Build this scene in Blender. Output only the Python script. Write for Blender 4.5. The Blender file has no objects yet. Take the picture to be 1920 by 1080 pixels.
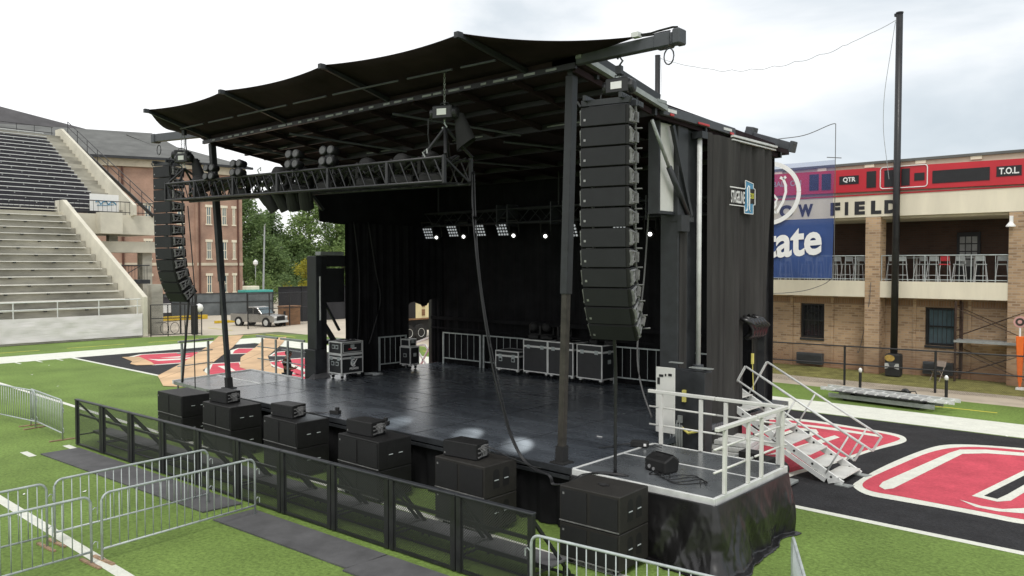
import bpy, bmesh, math, random
from mathutils import Matrix, Vector, noise
random.seed(7)
S = bpy.context.scene
COL = S.collection
PI = math.pi
R = math.radians

# ---------------------------------------------------------------- materials
def mat(name, col, rough=.6, metal=0., var=.12, scale=3., bump=0., bscale=40., spec=.5, stretch=None, rvar=0., fine=None):
    m = bpy.data.materials.new(name); m.use_nodes = True
    n = m.node_tree.nodes; l = m.node_tree.links
    b = n['Principled BSDF']
    b.inputs['Roughness'].default_value = rough; b.inputs['Metallic'].default_value = metal
    b.inputs['Specular IOR Level'].default_value = spec
    tc = n.new('ShaderNodeTexCoord'); mp = n.new('ShaderNodeMapping')
    l.new(tc.outputs['Object'], mp.inputs['Vector'])
    if stretch: mp.inputs['Scale'].default_value = stretch
    ns = n.new('ShaderNodeTexNoise'); ns.inputs['Scale'].default_value = scale; ns.inputs['Detail'].default_value = 5
    ns.inputs['Roughness'].default_value = .62
    l.new(mp.outputs[0], ns.inputs['Vector'])
    rp = n.new('ShaderNodeValToRGB')
    c0 = [max(0, c*(1-var*1.6)) for c in col]; c1 = [min(1, c*(1+var*1.6)) for c in col]
    rp.color_ramp.elements[0].position = .28; rp.color_ramp.elements[1].position = .72
    rp.color_ramp.elements[0].color = (*c0, 1); rp.color_ramp.elements[1].color = (*c1, 1)
    l.new(ns.outputs['Fac'], rp.inputs['Fac']); l.new(rp.outputs['Color'], b.inputs['Base Color'])
    if fine:
        nf = n.new('ShaderNodeTexNoise'); nf.inputs['Scale'].default_value = fine[0]; nf.inputs['Detail'].default_value = 3; nf.inputs['Roughness'].default_value = .7
        l.new(mp.outputs[0], nf.inputs['Vector'])
        mr2 = n.new('ShaderNodeMapRange'); mr2.inputs['From Min'].default_value = .25; mr2.inputs['From Max'].default_value = .75; mr2.inputs['To Min'].default_value = 1-fine[1]; mr2.inputs['To Max'].default_value = 1+fine[1]
        l.new(nf.outputs['Fac'], mr2.inputs['Value'])
        hs = n.new('ShaderNodeMix'); hs.data_type = 'RGBA'; hs.blend_type = 'MULTIPLY'; hs.inputs['Factor'].default_value = 1
        l.new(rp.outputs['Color'], hs.inputs[6]); l.new(mr2.outputs[0], hs.inputs[7]); l.new(hs.outputs[2], b.inputs['Base Color'])
    if rvar:
        mr = n.new('ShaderNodeMapRange'); mr.inputs['To Min'].default_value = max(.03, rough-rvar); mr.inputs['To Max'].default_value = min(1, rough+rvar)
        mr.inputs['From Min'].default_value = .3; mr.inputs['From Max'].default_value = .7
        l.new(ns.outputs['Fac'], mr.inputs['Value']); l.new(mr.outputs[0], b.inputs['Roughness'])
    if bump:
        n2 = n.new('ShaderNodeTexNoise'); n2.inputs['Scale'].default_value = bscale; n2.inputs['Detail'].default_value = 3
        l.new(mp.outputs[0], n2.inputs['Vector'])
        bp = n.new('ShaderNodeBump'); bp.inputs['Strength'].default_value = bump; bp.inputs['Distance'].default_value = .02
        l.new(n2.outputs['Fac'], bp.inputs['Height']); l.new(bp.outputs[0], b.inputs['Normal'])
    return m

def emit(name, col, st):
    m = bpy.data.materials.new(name); m.use_nodes = True
    b = m.node_tree.nodes['Principled BSDF']
    b.inputs['Base Color'].default_value = (*col, 1); b.inputs['Emission Color'].default_value = (*col, 1)
    b.inputs['Emission Strength'].default_value = st
    return m

def brickmat(name, c1, c2, mortar, bw=.24, bh=.085, ms=.012, sc=1., stain=None):
    m = mat(name, c1, .85, var=.1)
    n = m.node_tree.nodes; l = m.node_tree.links; b = n['Principled BSDF']
    tc = n['Texture Coordinate']; sx = n.new('ShaderNodeSeparateXYZ'); l.new(tc.outputs['Object'], sx.inputs[0])
    ad = n.new('ShaderNodeMath'); l.new(sx.outputs[0], ad.inputs[0]); l.new(sx.outputs[1], ad.inputs[1])
    cb = n.new('ShaderNodeCombineXYZ'); l.new(ad.outputs[0], cb.inputs[0]); l.new(sx.outputs[2], cb.inputs[1])
    br = n.new('ShaderNodeTexBrick'); l.new(cb.outputs[0], br.inputs['Vector'])
    br.inputs['Color1'].default_value = (*c1, 1); br.inputs['Color2'].default_value = (*c2, 1); br.inputs['Mortar'].default_value = (*mortar, 1)
    br.inputs['Scale'].default_value = sc; br.inputs['Brick Width'].default_value = bw; br.inputs['Row Height'].default_value = bh
    br.inputs['Mortar Size'].default_value = ms; br.inputs['Bias'].default_value = -.3
    ns = n.new('ShaderNodeTexNoise'); ns.inputs['Scale'].default_value = .55; ns.inputs['Detail'].default_value = 6
    l.new(tc.outputs['Object'], ns.inputs['Vector'])
    rp = n.new('ShaderNodeValToRGB'); rp.color_ramp.elements[0].color = (.72, .7, .7, 1); rp.color_ramp.elements[1].color = (1.15, 1.12, 1.1, 1)
    rp.color_ramp.elements[0].position = .3; rp.color_ramp.elements[1].position = .7
    l.new(ns.outputs['Fac'], rp.inputs['Fac'])
    mx = n.new('ShaderNodeMix'); mx.data_type = 'RGBA'; mx.blend_type = 'MULTIPLY'; mx.inputs['Factor'].default_value = 1
    l.new(br.outputs['Color'], mx.inputs[6]); l.new(rp.outputs['Color'], mx.inputs[7])
    out = mx.outputs[2]
    if stain:   # red-earth splash stain low on the wall
        mr = n.new('ShaderNodeMapRange'); mr.inputs['From Min'].default_value = stain[1]; mr.inputs['From Max'].default_value = 0.
        l.new(sx.outputs[2], mr.inputs['Value'])
        n3 = n.new('ShaderNodeTexNoise'); n3.inputs['Scale'].default_value = .8; n3.inputs['Detail'].default_value = 4; l.new(tc.outputs['Object'], n3.inputs['Vector'])
        mu = n.new('ShaderNodeMath'); mu.operation = 'MULTIPLY'; mu.use_clamp = True; l.new(mr.outputs[0], mu.inputs[0]); l.new(n3.outputs['Fac'], mu.inputs[1])
        m2 = n.new('ShaderNodeMix'); m2.data_type = 'RGBA'; l.new(mu.outputs[0], m2.inputs['Factor']); l.new(out, m2.inputs[6]); m2.inputs[7].default_value = (*stain[0], 1)
        out = m2.outputs[2]
    l.new(out, b.inputs['Base Color'])
    bp = n.new('ShaderNodeBump'); bp.inputs['Strength'].default_value = .3; bp.inputs['Distance'].default_value = .01
    l.new(br.outputs['Fac'], bp.inputs['Height']); bp.invert = True; l.new(bp.outputs[0], b.inputs['Normal'])
    return m

def meshmat(name, col, cell=.04, wire=.3, diag=True):
    """woven wire: opaque wires with clear gaps"""
    m = bpy.data.materials.new(name); m.use_nodes = True
    n = m.node_tree.nodes; l = m.node_tree.links; b = n['Principled BSDF']
    b.inputs['Base Color'].default_value = (*col, 1); b.inputs['Roughness'].default_value = .5
    tc = n.new('ShaderNodeTexCoord'); sx = n.new('ShaderNodeSeparateXYZ'); l.new(tc.outputs['Object'], sx.inputs[0])
    h = n.new('ShaderNodeMath'); l.new(sx.outputs[0], h.inputs[0]); l.new(sx.outputs[1], h.inputs[1])
    vals = []
    for s in (1, -1):
        a = n.new('ShaderNodeMath'); a.operation = 'MULTIPLY_ADD'; l.new(sx.outputs[2], a.inputs[0]); a.inputs[1].default_value = s*(1. if diag else 0)
        l.new(h.outputs[0], a.inputs[2])
        if not diag and s < 0:
            a = n.new('ShaderNodeMath'); l.new(sx.outputs[2], a.inputs[0]); a.inputs[1].default_value = 0
        d = n.new('ShaderNodeMath'); d.operation = 'PINGPONG'; l.new(a.outputs[0], d.inputs[0]); d.inputs[1].default_value = cell/2
        g = n.new('ShaderNodeMath'); g.operation = 'LESS_THAN'; l.new(d.outputs[0], g.inputs[0]); g.inputs[1].default_value = cell*wire/2
        vals.append(g)
    mx = n.new('ShaderNodeMath'); mx.operation = 'MAXIMUM'; l.new(vals[0].outputs[0], mx.inputs[0]); l.new(vals[1].outputs[0], mx.inputs[1])
    tr = n.new('ShaderNodeBsdfTransparent'); ms = n.new('ShaderNodeMixShader')
    l.new(mx.outputs[0], ms.inputs[0]); l.new(tr.outputs[0], ms.inputs[1]); l.new(b.outputs[0], ms.inputs[2])
    l.new(ms.outputs[0], n['Material Output'].inputs['Surface'])
    return m

def alpha(name, col, a, rough=.6):
    m = bpy.data.materials.new(name); m.use_nodes = True
    n = m.node_tree.nodes; l = m.node_tree.links; b = n['Principled BSDF']
    tc = n.new('ShaderNodeTexCoord'); ns = n.new('ShaderNodeTexNoise'); ns.inputs['Scale'].default_value = .9; l.new(tc.outputs['Object'], ns.inputs['Vector'])
    rp = n.new('ShaderNodeValToRGB'); rp.color_ramp.elements[0].color = (*[c*.75 for c in col], 1); rp.color_ramp.elements[1].color = (*[c*1.25 for c in col], 1)
    l.new(ns.outputs['Fac'], rp.inputs['Fac']); l.new(rp.outputs[0], b.inputs['Base Color'])
    b.inputs['Roughness'].default_value = rough; b.inputs['Alpha'].default_value = a
    return m

K = {}
K['turf'] = mat('turf', (.148, .222, .054), .8, var=.17, scale=.32, bump=.6, bscale=30, spec=.15, fine=(14, .42))
K['paint_black'] = mat('paint_black', (.026, .026, .028), .8, var=.2, scale=1.5, bump=.6, bscale=30, spec=.2, fine=(16, .45))
K['paint_white'] = mat('paint_white', (.68, .69, .61), .8, var=.06, scale=2.5, bump=.5, bscale=30, spec=.2, fine=(16, .1))
K['paint_red'] = mat('paint_red', (.54, .075, .105), .8, var=.12, scale=1.2, bump=.5, bscale=30, spec=.2, fine=(14, .16))
K['paint_yellow'] = mat('paint_yellow', (.55, .5, .06), .8, var=.1)
K['concrete_lot'] = mat('concrete_lot', (.50, .44, .35), .9, var=.1, scale=.25, bump=.2, bscale=6)
K['walk'] = mat('walk', (.42, .36, .28), .95, var=.14, scale=.9, bump=.4, bscale=14)
K['ground'] = mat('ground', (.12, .14, .06), .95, var=.25, scale=.05)
K['dry_grass'] = mat('dry_grass', (.20, .19, .065), .9, var=.3, scale=1.6, bump=.8, bscale=20, spec=.1, fine=(9, .35))
K['black_metal'] = mat('black_metal', (.014, .0145, .016), .42, var=.25, scale=5, rvar=.1)
K['dark_steel'] = mat('dark_steel', (.026, .0285, .032), .5, .1, var=.25, scale=4, rvar=.1)
K['grey_steel'] = mat('grey_steel', (.062, .067, .076), .5, .1, var=.2, scale=3, rvar=.1)
K['galv'] = mat('galv', (.42, .46, .455), .48, .2, var=.14, scale=5, rvar=.12)
K['alu'] = mat('alu', (.66, .67, .65), .42, .08, var=.1, scale=4, rvar=.1)
K['alu_dull'] = mat('alu_dull', (.34, .36, .35), .5, .4, var=.15, scale=4)
K['chrome'] = mat('chrome', (.7, .7, .7), .2, .9, var=.05)
K['spk'] = mat('spk', (.0105, .0105, .0105), .55, spec=.35, var=.2, scale=6, bump=.15, bscale=120)
K['spk_brown'] = mat('spk_brown', (.0215, .020, .0175), .6, spec=.35, var=.15, scale=5, bump=.2, bscale=120)
K['grille'] = mat('grille', (.0165, .0165, .0175), .6, spec=.3, var=.1, scale=9, bump=.3, bscale=250)
K['grille_array'] = mat('grille_array', (.0195, .020, .0225), .6, spec=.3, var=.08, scale=3, bump=.1, bscale=200)
K['recess'] = mat('recess', (.004, .004, .004), .7, var=.1)
K['rig'] = mat('rig', (.17, .17, .168), .5, .1, var=.3, scale=9)
K['badge'] = mat('badge', (.3, .3, .3), .4, .5, var=.1)
K['deck'] = mat('deck', (.078, .089, .104), .27, var=.22, scale=1.1, rvar=.035, bump=.02, bscale=9, spec=1., stretch=(.5, 1.8, 1))
K['wingdeck'] = mat('wingdeck', (.095, .103, .11), .27, var=.15, scale=1.6, rvar=.06, spec=1.)
K['curtain'] = mat('curtain', (.0125, .0125, .0135), .95, var=.25, scale=1.5, spec=.08)
K['wingdeck_sheen'] = mat('wingdeck_sheen', (.20, .21, .215), .28, var=.12, scale=1.6, rvar=.04, spec=1.)  # paler copy of wingdeck: grazing sky sheen put into the base colour
K['tarp'] = mat('tarp', (.026, .017, .0195), .8, var=.3, scale=.8, spec=.1)
K['drape'] = mat('drape', (.050, .0485, .0465), .9, var=.22, scale=1.7, stretch=(1, 2.6, .22), spec=.1)
K['vinyl'] = mat('vinyl', (.0105, .010, .0105), .30, var=.25, scale=1.2, rvar=.1, spec=.6)
K['rubber'] = mat('rubber', (.012, .012, .012), .75, var=.2)
K['cable'] = mat('cable', (.013, .0135, .015), .45, var=.2)
K['rubber_mat'] = mat('rubber_mat', (.088, .088, .09), .75, var=.2, scale=1.6, bump=.2, bscale=25)
K['white_metal'] = mat('white_metal', (.66, .66, .62), .45, var=.06, scale=2)
K['case_black'] = mat('case_black', (.018, .019, .021), .5, var=.15, scale=4)
K['wire'] = meshmat('wire', (.026, .028, .028), .045, .32)
K['chain'] = meshmat('chain', (.04, .04, .04), .07, .09)
K['windscreen'] = mat('windscreen', (.13, .145, .15), .9, var=.2, scale=.8)
K['windscreen_dark'] = mat('windscreen_dark', (.022, .022, .025), .9, var=.15, scale=.8)
K['tan_brick'] = brickmat('tan_brick', (.50, .35, .21), (.20, .125, .07), (.46, .36, .26), .30, .105, .016, stain=((.27, .10, .045), 1.1))
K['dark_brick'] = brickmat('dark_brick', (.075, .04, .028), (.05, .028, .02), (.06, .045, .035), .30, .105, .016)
K['red_brick'] = brickmat('red_brick', (.40, .245, .175), (.34, .20, .14), (.42, .33, .27), .3, .1, .012)
K['cream'] = mat('cream', (.76, .70, .55), .7, var=.06, scale=1., stretch=(1.5, 1.5, .3))
K['cream_trim'] = mat('cream_trim', (.58, .52, .40), .7, var=.1, scale=1.)
K['red_board'] = mat('red_board', (.52, .02, .032), .4, var=.06, scale=.6)
K['led_off'] = mat('led_off', (.012, .012, .014), .5, var=.2)
K['letter_black'] = mat('letter_black', (.022, .022, .024), .5, var=.1)
K['letter_white'] = mat('letter_white', (.8, .8, .78), .5, var=.03)
K['roof_dark'] = mat('roof_dark', (.075, .072, .074), .9, var=.15, scale=.5)
K['roof_grey'] = mat('roof_grey', (.125, .128, .122), .85, var=.16, scale=.5, stretch=(1, 1, 3))
K['stand_conc'] = mat('stand_conc', (.38, .365, .31), .9, var=.28, scale=1.1, bump=.2, bscale=10, stretch=(1, .3, 1))
K['stand_light'] = mat('stand_light', (.60, .57, .47), .85, var=.09, scale=.7)
K['stool_metal'] = mat('stool_metal', (.46, .47, .47), .45, .2, var=.1)
K['bench'] = mat('bench', (.68, .69, .67), .45, .2, var=.06)
K['navy'] = mat('navy', (.045, .043, .052), .8, var=.2, scale=.8)
K['fabric_white'] = mat('fabric_white', (.76, .72, .73), .85, var=.05, scale=1.4, bump=.8, bscale=3.5, stretch=(1, .35, 2.2))
K['ply'] = brickmat('ply', (.60, .42, .245), (.53, .36, .2), (.20, .13, .08), 2.4, 1.2, .02)
K['glass_dark'] = mat('glass_dark', (.02, .022, .026), .12, var=.2, spec=.8)
K['glass_pale'] = mat('glass_pale', (.10, .15, .17), .15, var=.15, spec=.8, scale=1)
K['red_plastic'] = mat('red_plastic', (.5, .02, .02), .3, var=.1)
K['yellow'] = mat('yellow', (.62, .42, .03), .7, var=.1)
K['orange'] = mat('orange', (.8, .16, .02), .6, var=.08)
K['pink'] = mat('pink', (.55, .3, .27), .6, var=.1)
K['silver_paint'] = mat('silver_paint', (.36, .35, .33), .28, .5, var=.05)
K['skin'] = mat('skin', (.34, .17, .11), .55, var=.05)
K['hair'] = mat('hair', (.012, .009, .008), .6, var=.2, scale=20)
K['shirt'] = mat('shirt', (.013, .013, .014), .85, var=.2, scale=8)
K['jeans'] = mat('jeans', (.03, .04, .07), .85, var=.2, scale=8)
K['bark'] = mat('bark', (.10, .075, .055), .95, var=.3, scale=3, bump=.5, bscale=8)
K['teal'] = mat('teal', (.05, .33, .29), .5, var=.06)
K['wood'] = mat('wood', (.26, .14, .07), .8, var=.2, scale=2, stretch=(1, 1, 5))
K['blue_logo'] = mat('blue_logo', (.08, .26, .42), .7, var=.05)
K['lime'] = mat('lime', (.62, .62, .05), .6, var=.05)
K['gold'] = mat('gold', (.5, .33, .08), .5, var=.25, scale=12)
K['lens'] = mat('lens', (.07, .07, .07), .3, .0, var=.3, scale=20)
K['led_lens'] = emit('led_lens', (.62, .65, .68), .30)
K['lamp_on'] = emit('lamp_on', (1, .98, .95), 4.)
K['banner_film'] = alpha('banner_film', (.055, .085, .30), .36)
K['banner_blue'] = alpha('banner_blue', (.03, .075, .24), .84)
K['rope'] = mat('rope', (.12, .12, .12), .8, var=.1)
K['rope_pale'] = mat('rope_pale', (.34, .36, .36), .8, var=.1)
K['tag'] = mat('tag', (.7, .62, .16), .6, var=.1)

def leafmat(name, c0, c1):
    m = bpy.data.materials.new(name); m.use_nodes = True
    n = m.node_tree.nodes; l = m.node_tree.links; b = n['Principled BSDF']
    g = n.new('ShaderNodeNewGeometry'); tc = n.new('ShaderNodeTexCoord')
    ns = n.new('ShaderNodeTexNoise'); ns.inputs['Scale'].default_value = .45; ns.inputs['Detail'].default_value = 4; l.new(tc.outputs['Object'], ns.inputs['Vector'])
    a = n.new('ShaderNodeMath'); a.operation = 'MULTIPLY_ADD'; l.new(g.outputs['Random Per Island'], a.inputs[0]); a.inputs[1].default_value = .55
    s = n.new('ShaderNodeMath'); s.operation = 'SUBTRACT'; l.new(ns.outputs['Fac'], s.inputs[0]); s.inputs[1].default_value = .28
    l.new(s.outputs[0], a.inputs[2])
    rp = n.new('ShaderNodeValToRGB'); rp.color_ramp.elements[0].color = (*c0, 1); rp.color_ramp.elements[1].color = (*c1, 1)
    l.new(a.outputs[0], rp.inputs['Fac']); l.new(rp.outputs[0], b.inputs['Base Color'])
    b.inputs['Roughness'].default_value = .6; b.inputs['Specular IOR Level'].default_value = .3
    tl = n.new('ShaderNodeBsdfTranslucent'); l.new(rp.outputs[0], tl.inputs['Color']); ms = n.new('ShaderNodeMixShader'); ms.inputs[0].default_value = .38
    l.new(b.outputs[0], ms.inputs[1]); l.new(tl.outputs[0], ms.inputs[2]); l.new(ms.outputs[0], n['Material Output'].inputs['Surface'])
    return m
K['leaf_dark'] = leafmat('leaf_dark', (.075, .13, .048), (.24, .34, .13))
K['leaf_mid'] = leafmat('leaf_mid', (.10, .17, .052), (.31, .42, .15))
K['leaf_yellow'] = leafmat('leaf_yellow', (.17, .17, .018), (.42, .38, .05))

# ---------------------------------------------------------------- mesh builder
INV = {}; CH = {}
class M:
    def __init__(s): s.v = []; s.f = []; s.mi = []; s.cur = 0
    def rot(s, cx, cy, a):
        c, d = math.cos(a), math.sin(a); s.v = [(cx+(p[0]-cx)*c-(p[1]-cy)*d, cy+(p[0]-cx)*d+(p[1]-cy)*c, p[2]) for p in s.v]; return s
    def use(s, k): s.cur = k; return s
    def add(s, vs, fs):
        o = len(s.v); s.v += [tuple(p) for p in vs]; s.f += [[i+o for i in f] for f in fs]; s.mi += [s.cur]*len(fs); return s
    def box(s, x0, y0, z0, x1, y1, z1):
        v = [(x0,y0,z0),(x1,y0,z0),(x1,y1,z0),(x0,y1,z0),(x0,y0,z1),(x1,y0,z1),(x1,y1,z1),(x0,y1,z1)]
        return s.add(v, [(0,3,2,1),(4,5,6,7),(0,1,5,4),(1,2,6,5),(2,3,7,6),(3,0,4,7)])
    def obox(s, c, d, mt):
        v = [Vector(c)+mt@Vector((sx*d[0]/2, sy*d[1]/2, sz*d[2]/2)) for sz in (-1,1) for sx,sy in ((-1,-1),(1,-1),(1,1),(-1,1))]
        return s.add(v, [(0,3,2,1),(4,5,6,7),(0,1,5,4),(1,2,6,5),(2,3,7,6),(3,0,4,7)])
    def frame(s, p, q, up=(0,0,1)):
        d = (Vector(q)-Vector(p)); L = d.length; d = d/L if L else Vector((0,0,1))
        u = Vector(up)
        if abs(d.dot(u)) > .98: u = Vector((0,1,0)) if abs(d.y) < .9 else Vector((1,0,0))
        x = d.cross(u).normalized(); y = x.cross(d).normalized()
        return d, x, y
    def bar(s, p, q, w, h=None, up=(0,0,1)):
        h = h or w; d, x, y = s.frame(p, q, up); p = Vector(p); q = Vector(q)
        v = [b+x*(sx*w/2)+y*(sy*h/2) for b in (p, q) for sx,sy in ((-1,-1),(1,-1),(1,1),(-1,1))]
        return s.add(v, [(3,2,1,0),(4,5,6,7),(0,1,5,4),(1,2,6,5),(2,3,7,6),(3,0,4,7)])
    def tube(s, p, q, r, n=8, r2=None):
        r2 = r if r2 is None else r2; d, x, y = s.frame(p, q); p = Vector(p); q = Vector(q)
        v = []
        for b, rr in ((p, r), (q, r2)):
            for k in range(n):
                a = 2*PI*k/n; v.append(b+x*(rr*math.cos(a))+y*(rr*math.sin(a)))
        f = [(k, (k+1)%n, n+(k+1)%n, n+k) for k in range(n)]
        return s.add(v, f+[tuple(range(n-1,-1,-1)), tuple(range(n, 2*n))])
    def path(s, pts, r, n=6):
        pts = [Vector(p) for p in pts]; v = []; up = Vector((0,0,1)); m = len(pts)
        for i, p in enumerate(pts):
            d = (pts[min(i+1, m-1)]-pts[max(i-1, 0)]).normalized()
            u = up if abs(d.dot(up)) < .95 else Vector((0,1,0))
            x = d.cross(u).normalized(); y = x.cross(d).normalized()
            rr = r[i] if isinstance(r, (list, tuple)) else r
            for k in range(n):
                a = 2*PI*k/n; v.append(p+x*(rr*math.cos(a))+y*(rr*math.sin(a)))
        f = [(i*n+k, i*n+(k+1)%n, (i+1)*n+(k+1)%n, (i+1)*n+k) for i in range(m-1) for k in range(n)]
        return s.add(v, f+[tuple(range(n-1,-1,-1)), tuple(range((m-1)*n, m*n))])
    def poly(s, pts): return s.add(pts, [tuple(range(len(pts)))])
    def prism(s, pts, off):
        """closed solid from a 3D outline pushed by off"""
        n = len(pts); a = [Vector(p) for p in pts]; b = [p+Vector(off) for p in a]
        return s.add(a+b, [tuple(range(n-1,-1,-1)), tuple(range(n, 2*n))]+[(k, (k+1)%n, n+(k+1)%n, n+k) for k in range(n)])
    def grid(s, fn, nu, nv):
        v = [fn(i/nu, j/nv) for j in range(nv+1) for i in range(nu+1)]
        return s.add(v, [(j*(nu+1)+i, j*(nu+1)+i+1, (j+1)*(nu+1)+i+1, (j+1)*(nu+1)+i) for j in range(nv) for i in range(nu)])
    def lathe(s, prof, c, axis='Z', n=16):
        v = []
        for r, h in prof:
            for k in range(n):
                a = 2*PI*k/n; x, y = r*math.cos(a), r*math.sin(a)
                p = (x, y, h) if axis == 'Z' else ((h, x, y) if axis == 'X' else (x, h, y))
                v.append(Vector(c)+Vector(p))
        m = len(prof)
        f = [(i*n+k, i*n+(k+1)%n, (i+1)*n+(k+1)%n, (i+1)*n+k) for i in range(m-1) for k in range(n)]
        return s.add(v, f+[tuple(range(n-1,-1,-1)), tuple(range((m-1)*n, m*n))])
    def text(s, t, o, ux, uy, w, h, bold=.0, sp=1., off=None):
        """lettering laid in the plane (ux, uy) from lower-left corner o, fitted to w x h, optionally extruded by off"""
        vs, fs = text_geo(t, bold, sp)
        xs = [p[0] for p in vs]; ys = [p[1] for p in vs]
        kx = w/(max(xs)-min(xs)); ky = h/(max(ys)-min(ys)); x0 = min(xs); y0 = min(ys)
        o = Vector(o); ux = Vector(ux); uy = Vector(uy)
        return s.add([o+ux*((p[0]-x0)*kx)+uy*((p[1]-y0)*ky) for p in vs], fs)
    def build(s, name, m, parent=None, smooth=False, bevel=0., solid=0., local=False):
        me = bpy.data.meshes.new(name)
        vs = s.v
        if parent is not None and not local:
            iv = INV.get(parent.name)
            if iv is not None: vs = [iv@Vector(p) for p in vs]
        me.from_pydata([tuple(p) for p in vs], [], s.f); me.update()
        for q in (m if isinstance(m, (list, tuple)) else [m]): me.materials.append(K[q] if isinstance(q, str) else q)
        if any(s.mi): me.polygons.foreach_set('material_index', s.mi)
        bm = bmesh.new(); bm.from_mesh(me); bmesh.ops.recalc_face_normals(bm, faces=bm.faces); bm.to_mesh(me); bm.free()
        if smooth:
            for p in me.polygons: p.use_smooth = True
        o = bpy.data.objects.new(name, me); COL.objects.link(o)
        if parent is not None:
            o.parent = parent; CH.setdefault(parent.name, []).append(o); INV[o.name] = INV.get(parent.name)
        if bevel:
            b = o.modifiers.new('bevel', 'BEVEL'); b.width = bevel; b.segments = 1; b.limit_method = 'ANGLE'
        if solid:
            b = o.modifiers.new('thickness', 'SOLIDIFY'); b.thickness = solid; b.offset = 0
        return o

def split_pieces(m):
    """the far apart pieces of a builder, each as a builder of its own"""
    n = len(m.v); par = list(range(n))
    def fd(a):
        while par[a] != a: par[a] = par[par[a]]; a = par[a]
        return a
    for f in m.f:
        for k in f[1:]: par[fd(k)] = fd(f[0])
    isl = {}
    for i in range(n): isl.setdefault(fd(i), []).append(i)
    bx = []
    for r, ids in isl.items():
        c = [[m.v[i][k] for i in ids] for k in range(3)]; bx.append((r, [min(q) for q in c], [max(q) for q in c]))
    g = list(range(len(bx)))
    def fg(a):
        while g[a] != a: a = g[a]
        return a
    for i in range(len(bx)):
        for j in range(i):
            a, b = bx[i], bx[j]; d = math.sqrt(sum(max(0, a[1][k]-b[2][k], b[1][k]-a[2][k])**2 for k in range(3)))
            if d <= max(.02, .5*max(max(a[2][k]-a[1][k] for k in range(3)), max(b[2][k]-b[1][k] for k in range(3)))): g[fg(i)] = fg(j)
    out = {}; where = {bx[i][0]: fg(i) for i in range(len(bx))}
    mp = {}
    for i in range(n):
        w_ = where[fd(i)]; q = out.setdefault(w_, M()); mp[i] = len(q.v); q.v.append(m.v[i])
    for f, k in zip(m.f, m.mi):
        q = out[where[fd(f[0])]]; q.f.append([mp[i] for i in f]); q.mi.append(k)
    return list(out.values())
def each(m, name, mt, parent, **kw):
    o = None
    for q in split_pieces(m): o = q.build(name, mt, parent, **kw)
    return o
TG = {}
def text_geo(t, bold, sp):
    if (t, bold, sp) in TG: return TG[(t, bold, sp)]
    c = bpy.data.curves.new('lettering', 'FONT'); c.body = t; c.size = 1; c.offset = bold; c.space_character = sp; c.resolution_u = 4
    o = bpy.data.objects.new('lettering', c); COL.objects.link(o)
    dg = bpy.context.evaluated_depsgraph_get(); me = bpy.data.meshes.new_from_object(o.evaluated_get(dg))
    r = ([tuple(v.co) for v in me.vertices], [tuple(p.vertices) for p in me.polygons])
    bpy.data.objects.remove(o); bpy.data.curves.remove(c); bpy.data.meshes.remove(me)
    TG[(t, bold, sp)] = r
    return r

def tag(o, label=None, cat=None, group=None, kind=None):
    if label: o['label'] = label
    if cat: o['category'] = cat
    if group: o['group'] = group
    if kind: o['kind'] = kind
    return o
def T(name, label, cat, loc=(0,0,0), rz=0., group=None):
    o = bpy.data.objects.new(name, None); COL.objects.link(o)
    o.empty_display_size = .2; o.location = loc; o.rotation_euler = (0, 0, rz)
    INV[o.name] = (Matrix.Translation(loc)@Matrix.Rotation(rz, 4, 'Z')).inverted(); CH[o.name] = []
    return tag(o, label, cat, group)
def struct(name, m, mt): return tag(m.build(name, mt), kind='structure')
def dup(root, loc, rz, label=None, group=None):
    def cp(o, par):
        c = o.copy(); COL.objects.link(c)
        if par is not None: c.parent = par
        CH[c.name] = []
        for ch in CH.get(o.name, []): CH[c.name].append(cp(ch, c))
        return c
    r = cp(root, None); r.location = loc; r.rotation_euler = (0, 0, rz)
    if label: r['label'] = label
    if group: r['group'] = group
    return r
def place(o, loc, rz=0.): o.location = loc; o.rotation_euler = (0, 0, rz)
X = Vector((1,0,0)); Y = Vector((0,1,0)); Z = Vector((0,0,1))
def lerp(a, b, t): return a+(b-a)*t
def vl(a, b, t): return Vector(a).lerp(Vector(b), t)
def sag(a, b, d, n=14): return [vl(a, b, i/n)-Z*(4*d*(i/n)*(1-i/n)) for i in range(n+1)]
# ---------------------------------------------------------------- camera, sky, sun
cam_d = bpy.data.cameras.new('camera'); cam = bpy.data.objects.new('camera', cam_d); COL.objects.link(cam)
cam_d.sensor_width = 36; cam_d.lens = 36*1500/1920; cam_d.clip_end = 2000; cam_d.clip_start = .1
cam.location = (8.6247, -10.9897, 4.8)
cam.rotation_euler = (PI/2-math.atan(45/1500), 0, math.atan(1340/1500))
S.camera = cam
SUN_EL, SUN_AZ = R(56), R(142)      # azimuth measured clockwise from +Y
w = bpy.data.worlds.new('World'); S.world = w; w.use_nodes = True
n = w.node_tree.nodes; l = w.node_tree.links
bg = n['Background']; out = n['World Output']
sky = n.new('ShaderNodeTexSky'); sky.sky_type = 'NISHITA'; sky.sun_disc = False
sky.sun_elevation = SUN_EL; sky.sun_rotation = SUN_AZ
l.new(sky.outputs[0], bg.inputs['Color']); bg.inputs['Strength'].default_value = .1
tc = n.new('ShaderNodeTexCoord'); mp = n.new('ShaderNodeMapping'); mp.inputs['Scale'].default_value = (1, 1, 2.6)
mp.inputs['Location'].default_value = (.35, .1, .2)
l.new(tc.outputs['Generated'], mp.inputs['Vector'])
ns = n.new('ShaderNodeTexNoise'); ns.inputs['Scale'].default_value = 2.1; ns.inputs['Detail'].default_value = 7; ns.inputs['Roughness'].default_value = .5
ns.inputs['Distortion'].default_value = .35
l.new(mp.outputs[0], ns.inputs['Vector'])
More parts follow.
